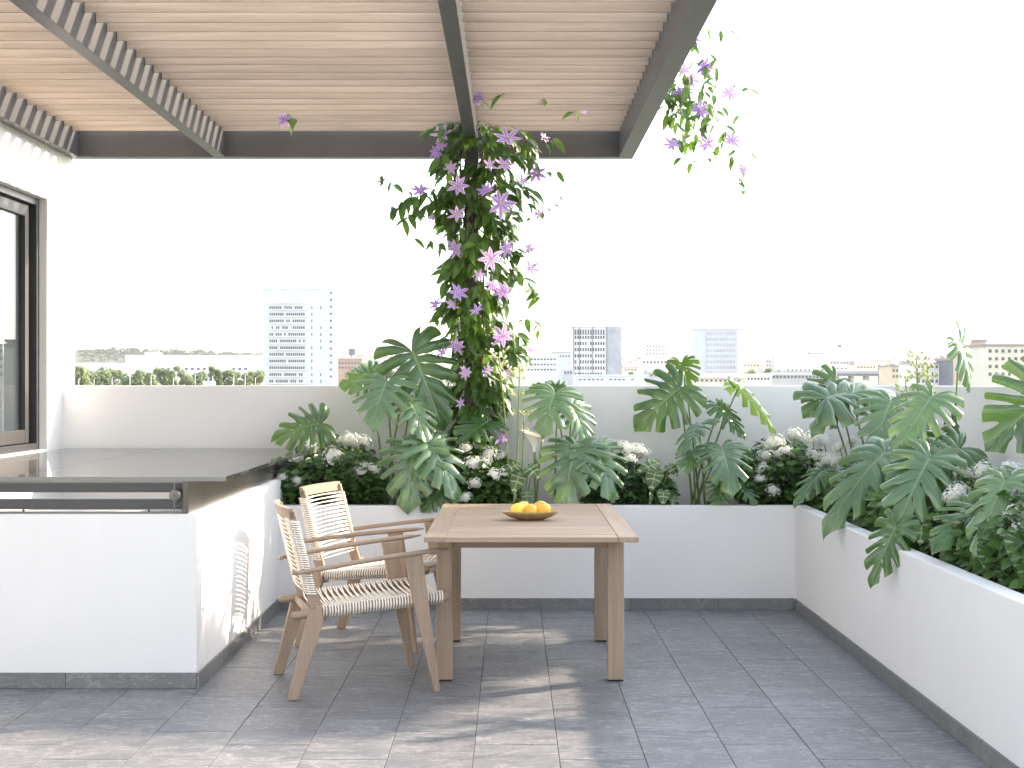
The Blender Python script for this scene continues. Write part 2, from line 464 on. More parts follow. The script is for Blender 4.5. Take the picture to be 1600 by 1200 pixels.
bx('edge_trim', 'glass_edge', ct, (HX + .004, -1.415, BLY + .002, BLY + .0115, 1.0195, 1.042), .001)
bx('cover_bar', 'bronze_steel', ct, (HX + .02, FX - .031, PAR - .06, PAR - .02, .985, 1.019), 0)
kn = MB(); kp = P(274, 774, BLY - .005) - ct.location
kn.tube([kp + Vector((0, -.02, 0)), kp + Vector((0, .0, 0)), kp + Vector((0, .045, 0))], [.027, .030, .030], 20)
ko = kn.build('roller_knob', 'bronze_steel', ct, True, .002)
MB().tube([kp + Vector((0, -.024, 0)), kp + Vector((0, -.018, 0))], .006, 10).build('knob_pin', 'dark_metal', ko)
MB().box(kp.x - .0025, kp.x + .0025, -.028, -.024, .862, 1.016).build('pull_wire', 'bronze_steel', ct)
bx('seam', 'frame_metal', ct, (-2.475, -2.472, BLY + .01, PAR - .02, 1.0421, 1.0424), 0)

# ------------------------------------------------------------------ pergola
pg = thing('pergola', 'dark steel pergola roof with light wooden slats over the terrace', 'pergola', (-.25, 10.05, 0))
B0, B1 = 3.142, 3.40
PY0, PY1 = 2.4, 10.28
bx('beam', 'dark_metal', pg, (HX + .001, .88, PY1, 10.39, B0, B1), .003)
bx('beam', 'dark_metal', pg, (.775, .88, PY0, PY1 - .0005, B0, B1), .003)
bx('beam', 'dark_metal', pg, (HX + .001, HX + .075, PY0, PY1 - .0005, B0, B1), .003)
bx('beam', 'dark_metal', pg, (-2.155, -2.075, PY0, PY1 - .0005, B0, B1), .003)
bx('beam', 'dark_metal', pg, (-.325, -.245, PY0, PY1 - .0005, B0 + .03, B1), .003)
bx('beam', 'dark_metal', pg, (HX + .001, .88, PY0 - .1, PY0 - .0005, B0, B1), .003)
bx('post', 'dark_metal', pg, (-.335, -.235, 9.98, 10.08, .5, B0 + .029), .003)
bays = [(HX + .076, -2.156), (-2.074, -.326), (-.244, .774)]
slat_mesh = []
for a, b in bays:
    w = (b - a) / 2 - .0005
    slat_mesh.append(MB().box(-w, w, -.010, .010, -.041, .041).mesh('slat', 'slat_wood'))
y = 10.13; SZ = 3.304
while y > PY0 + .05:
    for (a, b), m in zip(bays, slat_mesh):
        o = obj('slat', m, pg, .002, 1); o.rotation_euler.x = .13 + rnd.uniform(-.012, .012)
        o.location = Vector(((a + b) / 2, y + rnd.uniform(-.002, .002), SZ + .040 + rnd.uniform(-.0012, .0012))) - pg.location
    y -= .19

# ------------------------------------------------------------------ table
tb = thing('dining_table', 'pale teak dining table with planked top standing on grey tiles', 'table', (.093, 7.74, 0))
TX0, TX1, TY0, TY1, TZ = -.42, .606, 6.79, 8.69, .769
EB = .098
bx('breadboard_end', 'teak_y', tb, (TX0, TX0 + EB, TY0, TY1, TZ - .026, TZ), .004)
bx('breadboard_end', 'teak_y', tb, (TX1 - EB, TX1, TY0, TY1, TZ - .026, TZ), .004)
npl = 15; pw = (TY1 - TY0) / npl
for i in range(npl):
    bx('plank', 'teak_x', tb, (TX0 + EB + .001, TX1 - EB - .001, TY0 + i * pw + .0020, TY0 + (i + 1) * pw - .0020, TZ - .026, TZ - .0004 - rnd.random() * .0008), .002, 1)
LW = .082
for lx in (-.381, .565 - LW):
    for ly in (7.17, 8.27):
        lg = bx('leg', 'teak_z', tb, (lx, lx + LW, ly, ly + LW, .008, TZ - .0265), .004)
        MB().box(-LW / 2 + .004, LW / 2 - .004, -LW / 2 + .004, LW / 2 - .004, -.3675 - .0115, -.3675).build('foot_pad', 'black_rubber', lg).location = (0, 0, .0045 - 0.00)
AZ0, AZ1 = .672, TZ - .0265
bx('apron', 'teak_x', tb, (-.381 + LW, .565 - LW, 7.19, 7.215, AZ0, AZ1), .002)
bx('apron', 'teak_x', tb, (-.381 + LW, .565 - LW, 8.31, 8.335, AZ0, AZ1), .002)
bx('apron', 'teak_y', tb, (-.365, -.34, 7.17 + LW, 8.27, AZ0, AZ1), .002)
bx('apron', 'teak_y', tb, (.524, .549, 7.17 + LW, 8.27, AZ0, AZ1), .002)

# bowl and fruit
bc = Vector((.099, 7.66, TZ + .0005))
bowl = MB()
prof = [(.030, 0), (.075, .003), (.115, .016), (.148, .036), (.160, .046), (.157, .047), (.140, .037), (.105, .020), (.06, .009), (.01, .008)]
bowl.lathe(prof, 36, (0, 0, 0), .62)
bo = bowl.build('fruit_bowl', 'bowl_wood', None, True); bo.location = bc
tag(bo, 'shallow oval brown wooden dish holding citrus fruit on the table', 'bowl')
def fruit_mesh(name, mat, r, lemon):
    m = MB(); prof = []
    for i in range(13):
        a = math.pi * i / 12; rr = r * math.sin(a); z = -r * math.cos(a) * (.94 if not lemon else 1.0)
        if i == 0: rr = .0008
        if i == 12: rr = .002; z -= .003
        prof.append((rr, z))
    m.lathe(prof, 20); return m.mesh(name, mat, True)
om = fruit_mesh('orange', 'orange_skin', .041, False); lm = fruit_mesh('yellow_orange', 'lemon_skin', .041, False)
stemm = MB().lathe([(.001, 0), (.005, .001), (.004, .003), (.001, .004)], 8).mesh('stem_end', 'stalk', True)
frs = [(-.068, -.018, lm, 'yellow citrus fruit at the left front of the wooden dish'), (.003, -.030, om, 'orange citrus fruit in the middle front of the wooden dish'),
       (.072, -.018, om, 'orange citrus fruit at the right front of the wooden dish'), (-.040, .052, lm, 'yellow citrus fruit behind the leftmost one in the wooden dish'),
       (.055, .056, om, 'orange citrus fruit behind the rightmost one in the wooden dish')]
for dx, dy, m, lab in frs:
    rr = math.hypot(dx, dy / .62); base = .009 + max(0, rr - .05) * .17
    o = obj(m.name.split('.')[0] if 'yellow' not in m.name else 'orange', m); o.location = bc + Vector((dx, dy, base + .0395))
    o.rotation_euler = (rnd.uniform(-.5, .5), rnd.uniform(-.5, .5), rnd.uniform(0, 6))
    tag(o, lab, 'fruit', 'citrus fruit in the dish')
    s_ = obj('stem_end', stemm, o); s_.location = (0, 0, .0345)

# ------------------------------------------------------------------ chairs (local: +x forward, y sideways, z up; origin between the feet)
def bar(m, p0, p1, w0, w1, th, ydir=1):
    """flat tapered board in the x-z plane, centred on y"""
    p0, p1 = Vector(p0), Vector(p1); d = (p1 - p0); nrm = Vector((-d.z, 0, d.x)).normalized()
    a = [p0 - nrm * w0 / 2, p0 + nrm * w0 / 2, p1 + nrm * w1 / 2, p1 - nrm * w1 / 2]
    m.prism([q - Vector((0, th / 2, 0)) for q in a], (0, th, 0)); return m
def make_chair(loc, rz, label):
    t = thing('woven_armchair', label, 'chair', loc, rz, 'woven armchairs at the table')
    L = -.36
    for sgn in (-1, 1):
        y = sgn * .315
        m = MB()                                                # rear leg, cut square at the floor
        m.prism([(L - .006, y - .016, .0), (L + .044, y - .016, .0), (L + .165, y - .016, .37), (L + .155, y - .016, .445), (L + .090, y - .016, .40)], (0, .032, 0))
        m.build('rear_leg', 'teak_z', t, False, .004)
        m = MB()                                                # front leg, wide under the arm
        m.prism([(L + .705, y - .016, 0), (L + .735, y - .016, 0), (L + .645, y - .016, .672), (L + .560, y - .016, .665), (L + .600, y - .016, .44)], (0, .032, 0))
        m.build('front_leg', 'teak_z', t, False, .004)
        yb = sgn * .265
        m = MB()                                                # back upright
        m.prism([(L + .125, yb - .013, .36), (L + .185, yb - .013, .37), (L + .125, yb - .013, .56), (L + .035, yb - .013, .895), (L + .003, yb - .013, .888), (L + .080, yb - .013, .53)], (0, .026, 0))
        m.build('back_upright', 'teak_z', t, False, .004)
        ya = sgn * .325                                         # arm
        m = MB(); path = []; rad = []
        for i in range(15):
            s = i / 14
            path.append((L + .015 + .76 * s, ya + sgn * .008 * math.sin(s * math.pi), .598 + .098 * s + .008 * math.sin(s * math.pi)))
            rad.append(.0165 * (1 - .0 * s) * (math.sin(min(1, (s + .03) * 8) * math.pi / 2) if s < .12 else (math.sqrt(max(.05, 1 - ((s - .86) / .145) ** 2)) if s > .86 else 1)))
        m.tube(path, rad, 12, True, .75); m.build('armrest', 'teak_x', t, True)
        yr = sgn * .275                                         # seat rail, round ended dowel
        m = MB(); path = []; rad = []
        for s in (0, .004, .010, .018, .03, .2, .4, .6, .8, .97, .982, .99, .996, 1.0):
            path.append((L + .015 + .775 * s, yr, .392 + .066 * s)); e = min(s, 1 - s)
            rad.append(.0205 * (math.sqrt(max(.02, 1 - ((.03 - e) / .0303) ** 2)) if e < .03 else 1))
        m.tube(path, rad, 12); m.build('seat_rail', 'teak_x', t, True)
        MB().tube([(L + .03, sgn * .262, .604), (L + .03, ya, .604)], .010, 8).build('arm_peg', 'teak_y', t, True)
    # cross rails
    MB().tube([(L + .11, -.33, .392), (L + .11, .33, .392)], .0165, 12).build('cross_rail', 'teak_y', t, True)
    MB().tube([(L + .655, -.315, .430), (L + .655, .315, .430)], .0165, 12).build('cross_rail', 'teak_y', t, True)
    m = MB(); path = []
    for i in range(9):
        s = i / 8 * 2 - 1; path.append((L + .022 - .028 * (1 - s * s), s * .278, .880))
    ring = [(a[0] - .011, a[1], a[2] - .022) for a in path]
    for i in range(8):
        p, q = Vector(path[i]), Vector(path[i + 1])
        m.prism([p + Vector((-.010, 0, -.026)), p + Vector((.012, 0, -.026)), p + Vector((.002, 0, .026)), p + Vector((-.020, 0, .026))], q - p)
    m.build('top_rail', 'teak_y', t, False)
    # woven seat: cords over the two rails
    w = MB(); N = 44; r = .0042
    for i in range(N):
        s = (i + .5) / N; u = L + .135 + .625 * s; zr = .392 + .066 * (u - L - .015) / .775
        j = rnd.uniform(-.0012, .0012); cross = .007 * (1 if i % 2 else -1)
        pts = []
        for a in (250, 180, 130, 95):
            pts.append((u + j, -.275 + .027 * math.cos(math.radians(a)), zr + .030 * math.sin(math.radians(a))))
        for q in (-.17, -.06, .06, .17):
            pts.append((u + j + cross * (q / .25), q, zr + .020 - .013 * math.cos(q * 5) + (.0022 if i % 2 else -.0022)))
        for a in (85, 50, 0, -70):
            pts.append((u + j, .275 + .027 * math.cos(math.radians(a)), zr + .030 * math.sin(math.radians(a))))
        w.tube(pts, r, 5, True, .8)
    for i in range(N):                                          # return cords underneath
        s = (i + .5) / N; u = L + .135 + .625 * s; zr = .392 + .066 * (u - L - .015) / .775
        w.tube([(u, -.284, zr - .027), (u, -.1, zr - .030), (u, .1, zr - .030), (u, .284, zr - .027)], r, 4, False, .7)
    tag(w.build('seat_weave', 'rope', t, True), kind='stuff')
    # woven back
    w = MB(); N = 32
    for i in range(N):
        s = i / (N - 1); z = .495 + .345 * s
        xb = L + .105 - .088 * ((z - .53) / .36)
        for layer in (0, 1):
            zt = z + (.0045 if layer else 0)
            sl = (.006 if (i + layer) % 2 else -.006)
            off = .018 if layer == 0 else -.016
            pts = []
            for q in (-.286, -.250, -.12, 0, .12, .250, .286):
                e = 1 - (q / .286) ** 2
                pts.append((xb + off * (1 if abs(q) < .28 else .55) - .022 * e, q, zt + sl * math.cos(q * 5.4)))
            w.tube(pts, .0042, 5, True, .8)
        for sgn in (-1, 1):
            yb = sgn * .268
            w.tube([(xb + .019, sgn * .247, z), (xb + .021, sgn * .284, z), (xb + .010, sgn * .2865, z), (xb - .022, sgn * .286, z + .003), (xb - .024, sgn * .25, z + .004)], .0046, 5, True, .8)
    tag(w.build('back_weave', 'rope', t, True), kind='stuff')
    return t
make_chair((-.797, 7.145, 0), math.radians(15.5), 'woven cord armchair with wooden frame, nearest the viewer')
make_chair((-.803, 8.335, 0), math.radians(-15.5), 'woven cord armchair with wooden frame, the farther one by the planter')

# ------------------------------------------------------------------ leaf shapes
def catmull(pts, s):
    k = [p[0] for p in pts]
    i = 0
    while i < len(pts) - 2 and s > k[i + 1]: i += 1
    t = (s - k[i]) / (k[i + 1] - k[i])
    g_ = lambda j: pts[max(0, min(len(pts) - 1, j))]
    res = []
    for c in range(1, len(pts[0])):
        p0, p1, p2, p3 = g_(i - 1)[c], g_(i)[c], g_(i + 1)[c], g_(i + 2)[c]
        res.append(.5 * (2 * p1 + (p2 - p0) * t + (2 * p0 - 5 * p1 + 4 * p2 - p3) * t * t + (3 * p1 - p0 - 3 * p2 + p3) * t ** 3))
    return res
OUTL = [(0, .012, -.02), (.08, .13, -.22), (.18, .33, -.26), (.32, .49, -.10), (.46, .54, .14), (.60, .50, .39), (.74, .39, .62), (.88, .22, .84), (1.0, .0, 1.02)]
ROOT = [(0, .0), (.18, .0), (.32, .005), (.46, .05), (.60, .15), (.74, .30), (.88, .50), (1.0, .99)]
def monstera_mesh(seed, droop=.25, side=.35, cut=1.0):
    r = random.Random(seed); m = MB()
    TS = [0, .06, .12, .18, .25, .33, .42, .52, .62, .72, .82, .91, .97, 1.0]; K = 6
    for sg in (-1, 1):
        bnd = [0, .19, .34, .48, .61, .74, .87, 1.0]
        bnd = [b + (r.uniform(-.018, .018) if 0 < b < 1 else 0) for b in bnd]
        slit = [None]
        for i in range(1, 7):
            t0 = {1: .62, 2: .46, 3: .38, 4: .36, 5: .42, 6: .56}[i] + r.uniform(-.08, .14)
            t0 = t0 + (1 - cut) * .3
            slit.append((min(.9, t0), r.uniform(.018, .033) * (1.25 if i in (3, 4, 5) else .85), r.random() < .6 and i > 1, r.uniform(.006, .011)))
        slit.append(None)
        def gapw(sl, t):
            if sl is None: return 0
            t0, w, hole, hw = sl; gq = 0
            if t > t0: q = (t - t0) / (1 - t0); gq = w * (min(1, q * 4) ** .5) * (.62 + .38 * q)
            if hole and .10 < t < .26: gq = max(gq, hw * math.sin((t - .10) / .16 * math.pi))
            return gq
        for i in range(7):
            a, b = bnd[i], bnd[i + 1]; base = len(m.v); ph = r.uniform(-2.6, 2.6); dr = r.uniform(-.2, 1.9)
            for ti, t in enumerate(TS):
                lo, hi = a + gapw(slit[i], t), b - gapw(slit[i + 1], t)
                for k in range(K + 1):
                    u = k / K; s = lo + (hi - lo) * u; lu = 2 * u - 1
                    ox, oy = catmull(OUTL, s); (ry,) = catmull(ROOT, s)
                    tt = t * (1 - (.055 * abs(lu) ** 2.5 if 0 < i < 6 else .03 * abs(lu) ** 3) * t)
                    cx, cy = ox * .5, ry + (oy - ry) * .5 - .05 * (1 - s)
                    x = (1 - tt) ** 2 * 0 + 2 * tt * (1 - tt) * cx + tt * tt * ox
                    y = (1 - tt) ** 2 * ry + 2 * tt * (1 - tt) * cy + tt * tt * oy
                    z = -droop * max(0, y) ** 2 - side * x * x - .10 * max(0, -y) * 1.2
                    z += .030 * (1 - t) * 0 + .05 * t * (lu * lu) * -1 + .018 * t + .05 * t * t * -dr * .6 + .012 * ph * t * math.sin(lu * 2.0)
                    z += .055 * min(1, abs(x) * 5) * (1 - .5 * t)
                    m.v.append((sg * x, y, z)); m.uv.append((u, t))
            for ti in range(len(TS) - 1):
                for k in range(K):
                    q0 = base + ti * (K + 1) + k; q = (q0, q0 + 1, q0 + K + 2, q0 + K + 1)
                    m.f.append(q if sg < 0 else q[::-1])
    return m
MON = [monstera_mesh(s, d, sd, ct_) for s, d, sd, ct_ in ((1, .22, .35, 1), (2, .30, .20, 1), (3, .15, .50, .95), (4, .35, .30, 1), (5, .10, .15, .9))]
MON_D = [m.mesh('leaf', 'monstera', True) for m in MON]
MON_LIT = [m.mesh('leaf', 'monstera_lit', True) for m in MON]

def basis(d, nrm):
    d = d.normalized(); nrm = Vector(nrm); nrm = (nrm - d * nrm.dot(d)).normalized(); x = d.cross(nrm)
    return Matrix(((x.x, d.x, nrm.x), (x.y, d.y, nrm.y), (x.z, d.z, nrm.z)))

def petiole(name, mat, root, a, b, r0, r1, sag=.25, lean=None, parent=None):
    """stem from soil point a to leaf base b (world), as a part of root"""
    a, b = Vector(a), Vector(b); o = root.location
    mid = a.lerp(b, .5); mid.z = max(mid.z, a.z + (b.z - a.z) * .65); mid += (a - b) * sag * .4 * Vector((1, 1, 0)).length / 1.5
    path = []; rad = []
    for i in range(11):
        t = i / 10; p = a * (1 - t) ** 2 + mid * 2 * t * (1 - t) + b * t * t
        path.append(p - o); rad.append(r0 + (r1 - r0) * t)
    m = MB().tube(path, rad, 6); return m.build(name, mat, root, True)

def monstera(label, px, Yb, leaves, seed, xw=None):
    r = random.Random(seed)
    base = P(px, 0, Yb); base.z = .60
    root = thing('monstera_plant', label, 'plant', base, 0, 'monstera plants in the planter')
    for (bx_, by_, tx_, ty_, Y, dY, nrm, ws, var, mt) in leaves:
        B = P(bx_, by_, Y); T = P(tx_, ty_, Y + dY)
        L = (T - B).length * .95; M3 = basis(T - B, nrm)
        me = (MON_D if mt == 'd' else MON_LIT)[var]
        o = obj('leaf', me, root)
        o.matrix_basis = Matrix.Translation(B - base) @ M3.to_4x4() @ Matrix.Diagonal((L * ws * 1.08, L, L * .9, 1))
        s = base + Vector((r.uniform(-.07, .07), r.uniform(-.05, .05), -.03))
        petiole('leaf_stalk', 'petiole', root, s, B + M3 @ Vector((0, .004, -.004)), .0085, .0045, r.uniform(.1, .4))
    return root
UP = (0, -.55, .83)
monstera('monstera with broad split leaves at the left of the rear planter, beside the clematis', 612, 9.80, [
    (499, 661, 417, 682, 9.72, -.05, (-.1, -.85, .5), .98, 0, 'd'),
    (580, 588, 524, 601, 9.90, .05, (-.1, -.9, .4), .95, 2, 'd'),
    (604, 597, 578, 656, 9.65, -.30, (0, -.55, .83), 1.05, 1, 'g'),
    (644, 549, 700, 672, 9.80, -.10, (.15, -.92, .35), .88, 0, 'd'),
    (641, 627, 672, 688, 9.62, -.20, (.45, -.6, .65), .95, 2, 'g'),
    (647, 700, 630, 792, 9.50, -.22, (-.1, -.75, .65), 1.02, 3, 'g'),
    (672, 692, 727, 772, 9.52, -.18, (.35, -.65, .68), .92, 1, 'g'),
    (690, 764, 655, 799, 9.46, -.05, (-.2, -.8, .55), 1.2, 2, 'd'),
    (760, 660, 712, 690, 9.70, -.20, (-.1, -.5, .85), 1.15, 4, 'd')], 1)
monstera('monstera with four drooping split leaves right of the clematis, behind the table', 880, 9.78, [
    (867, 614, 845, 670, 9.66, -.25, (0, -.6, .8), 1.08, 1, 'g'),
    (872, 608, 823, 604, 9.86, .05, (0, -.8, .55), .8, 2, 'd'),
    (893, 634, 926, 692, 9.66, -.16, (.4, -.7, .55), .92, 0, 'g'),
    (899, 700, 876, 786, 9.50, -.24, (-.1, -.7, .7), 1.02, 3, 'g'),
    (932, 702, 965, 776, 9.52, -.20, (.2, -.65, .72), .98, 1, 'g')], 2)
monstera('upright monstera with tall leaning leaf stalks in the middle of the rear planter', 1092, 9.78, [
    (1062, 606, 986, 668, 9.72, -.05, (-.35, -.9, .25), 1.0, 0, 'd'),
    (1066, 566, 1078, 608, 9.88, .12, (.2, .8, .5), .95, 4, 'd'),
    (1125, 634, 1170, 684, 9.74, -.1, (.35, -.65, .65), .75, 2, 'd'),
    (1153, 606, 1231, 664, 9.80, -.1, (.55, .12, .75), .9, 1, 'g'),
    (1092, 664, 1058, 700, 9.66, -.25, (-.6, -.35, .75), .85, 0, 'g'),
    (1128, 700, 1150, 758, 9.52, -.28, (.05, -.6, .8), 1.0, 3, 'g'),
    (1127, 754, 1120, 792, 9.56, -.12, (-.1, -.7, .65), 1.05, 1, 'd'),
    (1158, 756, 1184, 788, 9.56, -.12, (.2, -.7, .65), 1.0, 4, 'd'),
    (1083, 706, 1074, 738, 9.62, -.2, (-.2, -.6, .7), .9, 4, 'g')], 3)
monstera('large dense monstera spilling over the planter corner with overlapping silvery leaves', 1362, 9.05, [
    (1304, 596, 1253, 650, 9.30, -.05, (-.25, -.92, .25), .9, 0, 'd'),
    (1292, 622, 1418, 580, 9.05, .20, (-.20, -.62, .75), .72, 3, 'g'),
    (1330, 615, 1262, 662, 9.10, -.15, (-.3, -.6, .72), .85, 1, 'g'),
    (1392, 628, 1358, 700, 8.80, -.22, (-.2, -.6, .77), .95, 1, 'g'),
    (1383, 706, 1276, 806, 8.20, -.25, (-.35, -.66, .66), .62, 3, 'g'),
    (1284, 736, 1236, 784, 9.30, -.12, (-.35, -.65, .66), .62, 0, 'g'),
    (1360, 776, 1338, 824, 8.2, -.05, (-.3, -.7, .6), .8, 2, 'd'),
    (1340, 740, 1300, 800, 8.9, -.15, (-.3, -.6, .7), .7, 1, 'd')], 4)
monstera('tall monstera in the right planter with a pale upright leaf above the wall', 1480, 7.35, [
    (1456, 620, 1396, 702, 7.50, -.18, (-.2, -.6, .77), .80, 2, 'g'),
    (1498, 700, 1383, 742, 7.30, -.15, (-.1, -.68, .72), .85, 0, 'd'),
    (1452, 716, 1392, 822, 7.15, -.20, (-.25, -.72, .62), .80, 1, 'g'),
    (1500, 534, 1540, 612, 7.55, .10, (.62, -.70, .30), .85, 1, 'g'),
    (1400, 822, 1354, 920, 6.98, -.05, (-.55, -.75, .3), .62, 4, 'd'),
    (1490, 660, 1505, 720, 7.6, .05, (.3, -.6, .7), .8, 2, 'd'),
    (1430, 760, 1410, 815, 7.3, -.1, (-.2, -.7, .6), .9, 4, 'd')], 5)
monstera('monstera at the right picture edge with one huge dark glossy leaf', 1590, 6.55, [
    (1634, 612, 1540, 706, 6.60, -.02, (-.15, -.97, .2), 1.02, 4, 'd'),
    (1570, 752, 1514, 858, 6.20, -.16, (-.35, -.65, .66), .62, 3, 'g'),
    (1530, 798, 1456, 848, 6.50, -.15, (-.2, -.65, .72), .85, 0, 'd'),
    (1600, 745, 1540, 770, 6.4, -.2, (-.1, -.5, .85), .9, 1, 'g')], 6)

# ------------------------------------------------------------------ small leaves / flowers
def simple_leaf(name, mat, wid, heart=0.0, bend=.25, rows=5, fold=.25):
    m = MB(); T = [0, .15, .35, .6, .85, 1.0]
    for t in T:
        w = wid * (math.sin(math.pi * min(1, t ** .75)) ** .85 if 0 < t < 1 else 0.0)
        y = t; z = -bend * t * t
        for u in (-1, -.5, 0, .5, 1):
            yy = y - heart * abs(u) * (1 - t) * (1.6 if t < .4 else 1.0)
            m.v.append((u * w, yy, z + fold * abs(u) * w)); m.uv.append((.5 + u * .5, abs(u) if mat != 'clematis_leaf' else .3))
    for i in range(len(T) - 1):
        for k in range(4):
            a = i * 5 + k; m.f.append((a, a + 1, a + 6, a + 5))
    return m
CL = simple_leaf('leaf', 'clematis_leaf', .235, .10, .35)
CLM = CL.mesh('leaf', 'clematis_leaf', True)
def flower_mesh(seed, np_):
    r = random.Random(seed); m = MB()
    for k in range(np_):
        an = 2 * math.pi * k / np_ + r.uniform(-.12, .12); cup = r.uniform(-.05, .35); L = r.uniform(.88, 1.08)
        ca, sa = math.cos(an), math.sin(an); b = len(m.v)
        for t, w in ((.04, .05), (.3, .155), (.55, .175), (.8, .10), (1.0, .012)):
            for u in (-1, 0, 1):
                x = t * L; y = u * w; z = cup * t * t + .05 * abs(u) * (1 - t) + .02 * t
                m.v.append((x * ca - y * sa, x * sa + y * ca, z)); m.uv.append((.5 + .5 * u, t))
        for i in range(4):
            for q in range(2):
                a = b + i * 3 + q; m.f.append((a, a + 1, a + 4, a + 3))
    return m.mesh('flower', 'petal', True)
FLM = [flower_mesh(1, 7), flower_mesh(2, 8), flower_mesh(3, 6)]
st = MB()
rr = random.Random(3)
for i in range(16):
    a = rr.uniform(0, 6.28); q = rr.uniform(.02, .09)
    st.tube([(0, 0, 0), (q * math.cos(a) * .6, q * math.sin(a) * .6, .08), (q * math.cos(a) * 1.6, q * math.sin(a) * 1.6, .14)], .008, 4)
STM = st.mesh('flower_centre', 'stamen', True)

def add_flower(root, p, nrm, size, seed):
    r = random.Random(seed)
    d = Vector((r.uniform(-1, 1), r.uniform(-1, 1), r.uniform(-1, 1)))
    M3 = basis(d, nrm)
    o = obj('flower', FLM[r.randrange(3)], root)
    nv = Vector(nrm).normalized(); M3 = Matrix((M3.col[0], M3.col[1], M3.col[2])).transposed()
    z = nv; x = z.orthogonal().normalized(); an = r.uniform(0, 6.28); x = (Matrix.Rotation(an, 3, z) @ x); y = z.cross(x)
    R = Matrix((x, y, z)).transposed()
    o.matrix_basis = Matrix.Translation(Vector(p) - root.location) @ R.to_4x4() @ Matrix.Scale(size, 4)
    c = obj('flower_centre', STM, o)
    return o

def leaf_matrix(p, d, nrm, L):
    return Matrix.Translation(p) @ basis(Vector(d), nrm).to_4x4() @ Matrix.Scale(L, 4)
def bake(leaf, mats, name, mat, root):
    v = np.array(leaf.v, dtype=np.float64); v1 = np.c_[v, np.ones(len(v))]
    V = []; Fc = []; U = []
    for i, M in enumerate(mats):
        A = np.array(M); V.append((v1 @ A.T)[:, :3]); Fc += [tuple(q + i * len(v) for q in f) for f in leaf.f]; U += leaf.uv
    m = MB(); m.v = np.concatenate(V).tolist(); m.f = Fc; m.uv = U
    return tag(m.build(name, mat, root, True), kind='stuff')

# ------------------------------------------------------------------ clematis on the post
cr = random.Random(21)
PX, PY = -.285, 10.03
clem = thing('clematis_vine', 'leafy climbing clematis with purple star flowers covering the pergola post', 'vine', (PX, PY - .09, .6))
O = clem.location.copy()
def envelope(z):      # (centre offset, radius) in metres along the height
    tab = [(.9, .03, .20), (1.25, .04, .22), (1.5, .05, .22), (1.75, .06, .27), (2.1, .06, .31), (2.4, .06, .31), (2.7, .03, .36), (2.95, .05, .40), (3.15, .06, .44), (3.30, .06, .42)]
    if z <= tab[0][0]: return tab[0][1], tab[0][2]
    for a, b in zip(tab, tab[1:]):
        if a[0] <= z <= b[0]:
            t = (z - a[0]) / (b[0] - a[0]); return a[1] + (b[1] - a[1]) * t, a[2] + (b[2] - a[2]) * t
    return tab[-1][1], tab[-1][2]
mats_leaf = []; stems = MB()
def leaf_at(p, out, L):
    d = Vector((out.x * .8, out.y * .8, cr.uniform(-1.2, -.1))) + Vector((cr.uniform(-.5, .5), cr.uniform(-.5, .5), 0))
    nr = Vector((out.x * .9 + cr.uniform(-.5, .5), out.y * .9 - .25 + cr.uniform(-.5, .5), cr.uniform(.2, .9)))
    mats_leaf.append((p, leaf_matrix(p - O, d, nr, L)))
for i in range(310):     # leafy shoots on the column
    z = .85 + 2.42 * cr.random() ** .92; cxo, R = envelope(z)
    an = cr.uniform(0, 2 * math.pi); out = Vector((math.cos(an), math.sin(an), 0))
    if out.y > .35 and cr.random() < .45: an = -an; out.y *= -1
    lump = .82 + .75 * noise.noise(Vector((math.cos(an) * 1.3, math.sin(an) * 1.3, z * 2.6)))
    tip = R * lump * (1.28 if cr.random() < .12 else 1.0) * cr.uniform(.72, 1.06)
    a = Vector((PX + cxo * .4, PY - .06, z + .02)) + out * .06
    b = Vector((PX + cxo, PY - .06, z - cr.uniform(.0, .10))) + Vector((out.x * tip, out.y * tip * .8, 0))
    b.y = min(b.y, PAR - .02) if b.z < TOPP else b.y
    mid = a.lerp(b, .55) + Vector((0, 0, .05))
    stems.tube([a - O, mid - O, b - O], [.0035, .0026, .0012], 4, False)
    for q in (.35, .55, .75, .92, 1.0):
        p = a * (1 - q) ** 2 + mid * 2 * q * (1 - q) + b * q * q
        for s in range(1 if q < .8 else 2):
            pp = p + Vector((cr.uniform(-.03, .03), cr.uniform(-.03, .03), cr.uniform(-.025, .02)))
            leaf_at(pp, out + Vector((cr.uniform(-.5, .5), 0, 0)), cr.uniform(.065, .120))
def sprig(pts, Y, root=None, L=(.06, .10), every=.05, rad=.002, hang=True):
    """shoot through photograph points at depth Y (number or list)"""
    Ys = Y if hasattr(Y, '__len__') else [Y] * len(pts)
    w = [P(px_, py_, yy) for (px_, py_), yy in zip(pts, Ys)]
    stems.tube([p - O for p in w], [rad] * (len(w) - 1) + [rad * .5], 4, False)
    for a, b in zip(w, w[1:]):
        nn = max(1, int((b - a).length / every))
        for k in range(nn):
            p = a.lerp(b, (k + cr.random()) / nn) + Vector((cr.uniform(-.012, .012), cr.uniform(-.012, .012), cr.uniform(-.012, .012)))
            leaf_at(p, Vector((cr.uniform(-1, 1), cr.uniform(-1, .3), 0)), cr.uniform(*L))
sprig([(720, 300), (690, 300), (660, 305), (630, 318), (608, 330)], 9.85, L=(.09, .13), every=.018)
sprig([(720, 310), (680, 318), (650, 330), (630, 345)], 9.83, L=(.09, .13), every=.022)
sprig([(650, 305), (625, 292), (598, 283), (594, 266)], 9.84)
sprig([(705, 385), (680, 382), (662, 378), (652, 376)], 9.85, every=.03)
sprig([(800, 285), (835, 275), (862, 268), (884, 268)], 9.85, every=.07)
sprig([(810, 340), (838, 345), (850, 330), (868, 315), (880, 298)], 9.85, L=(.035, .06), every=.05)
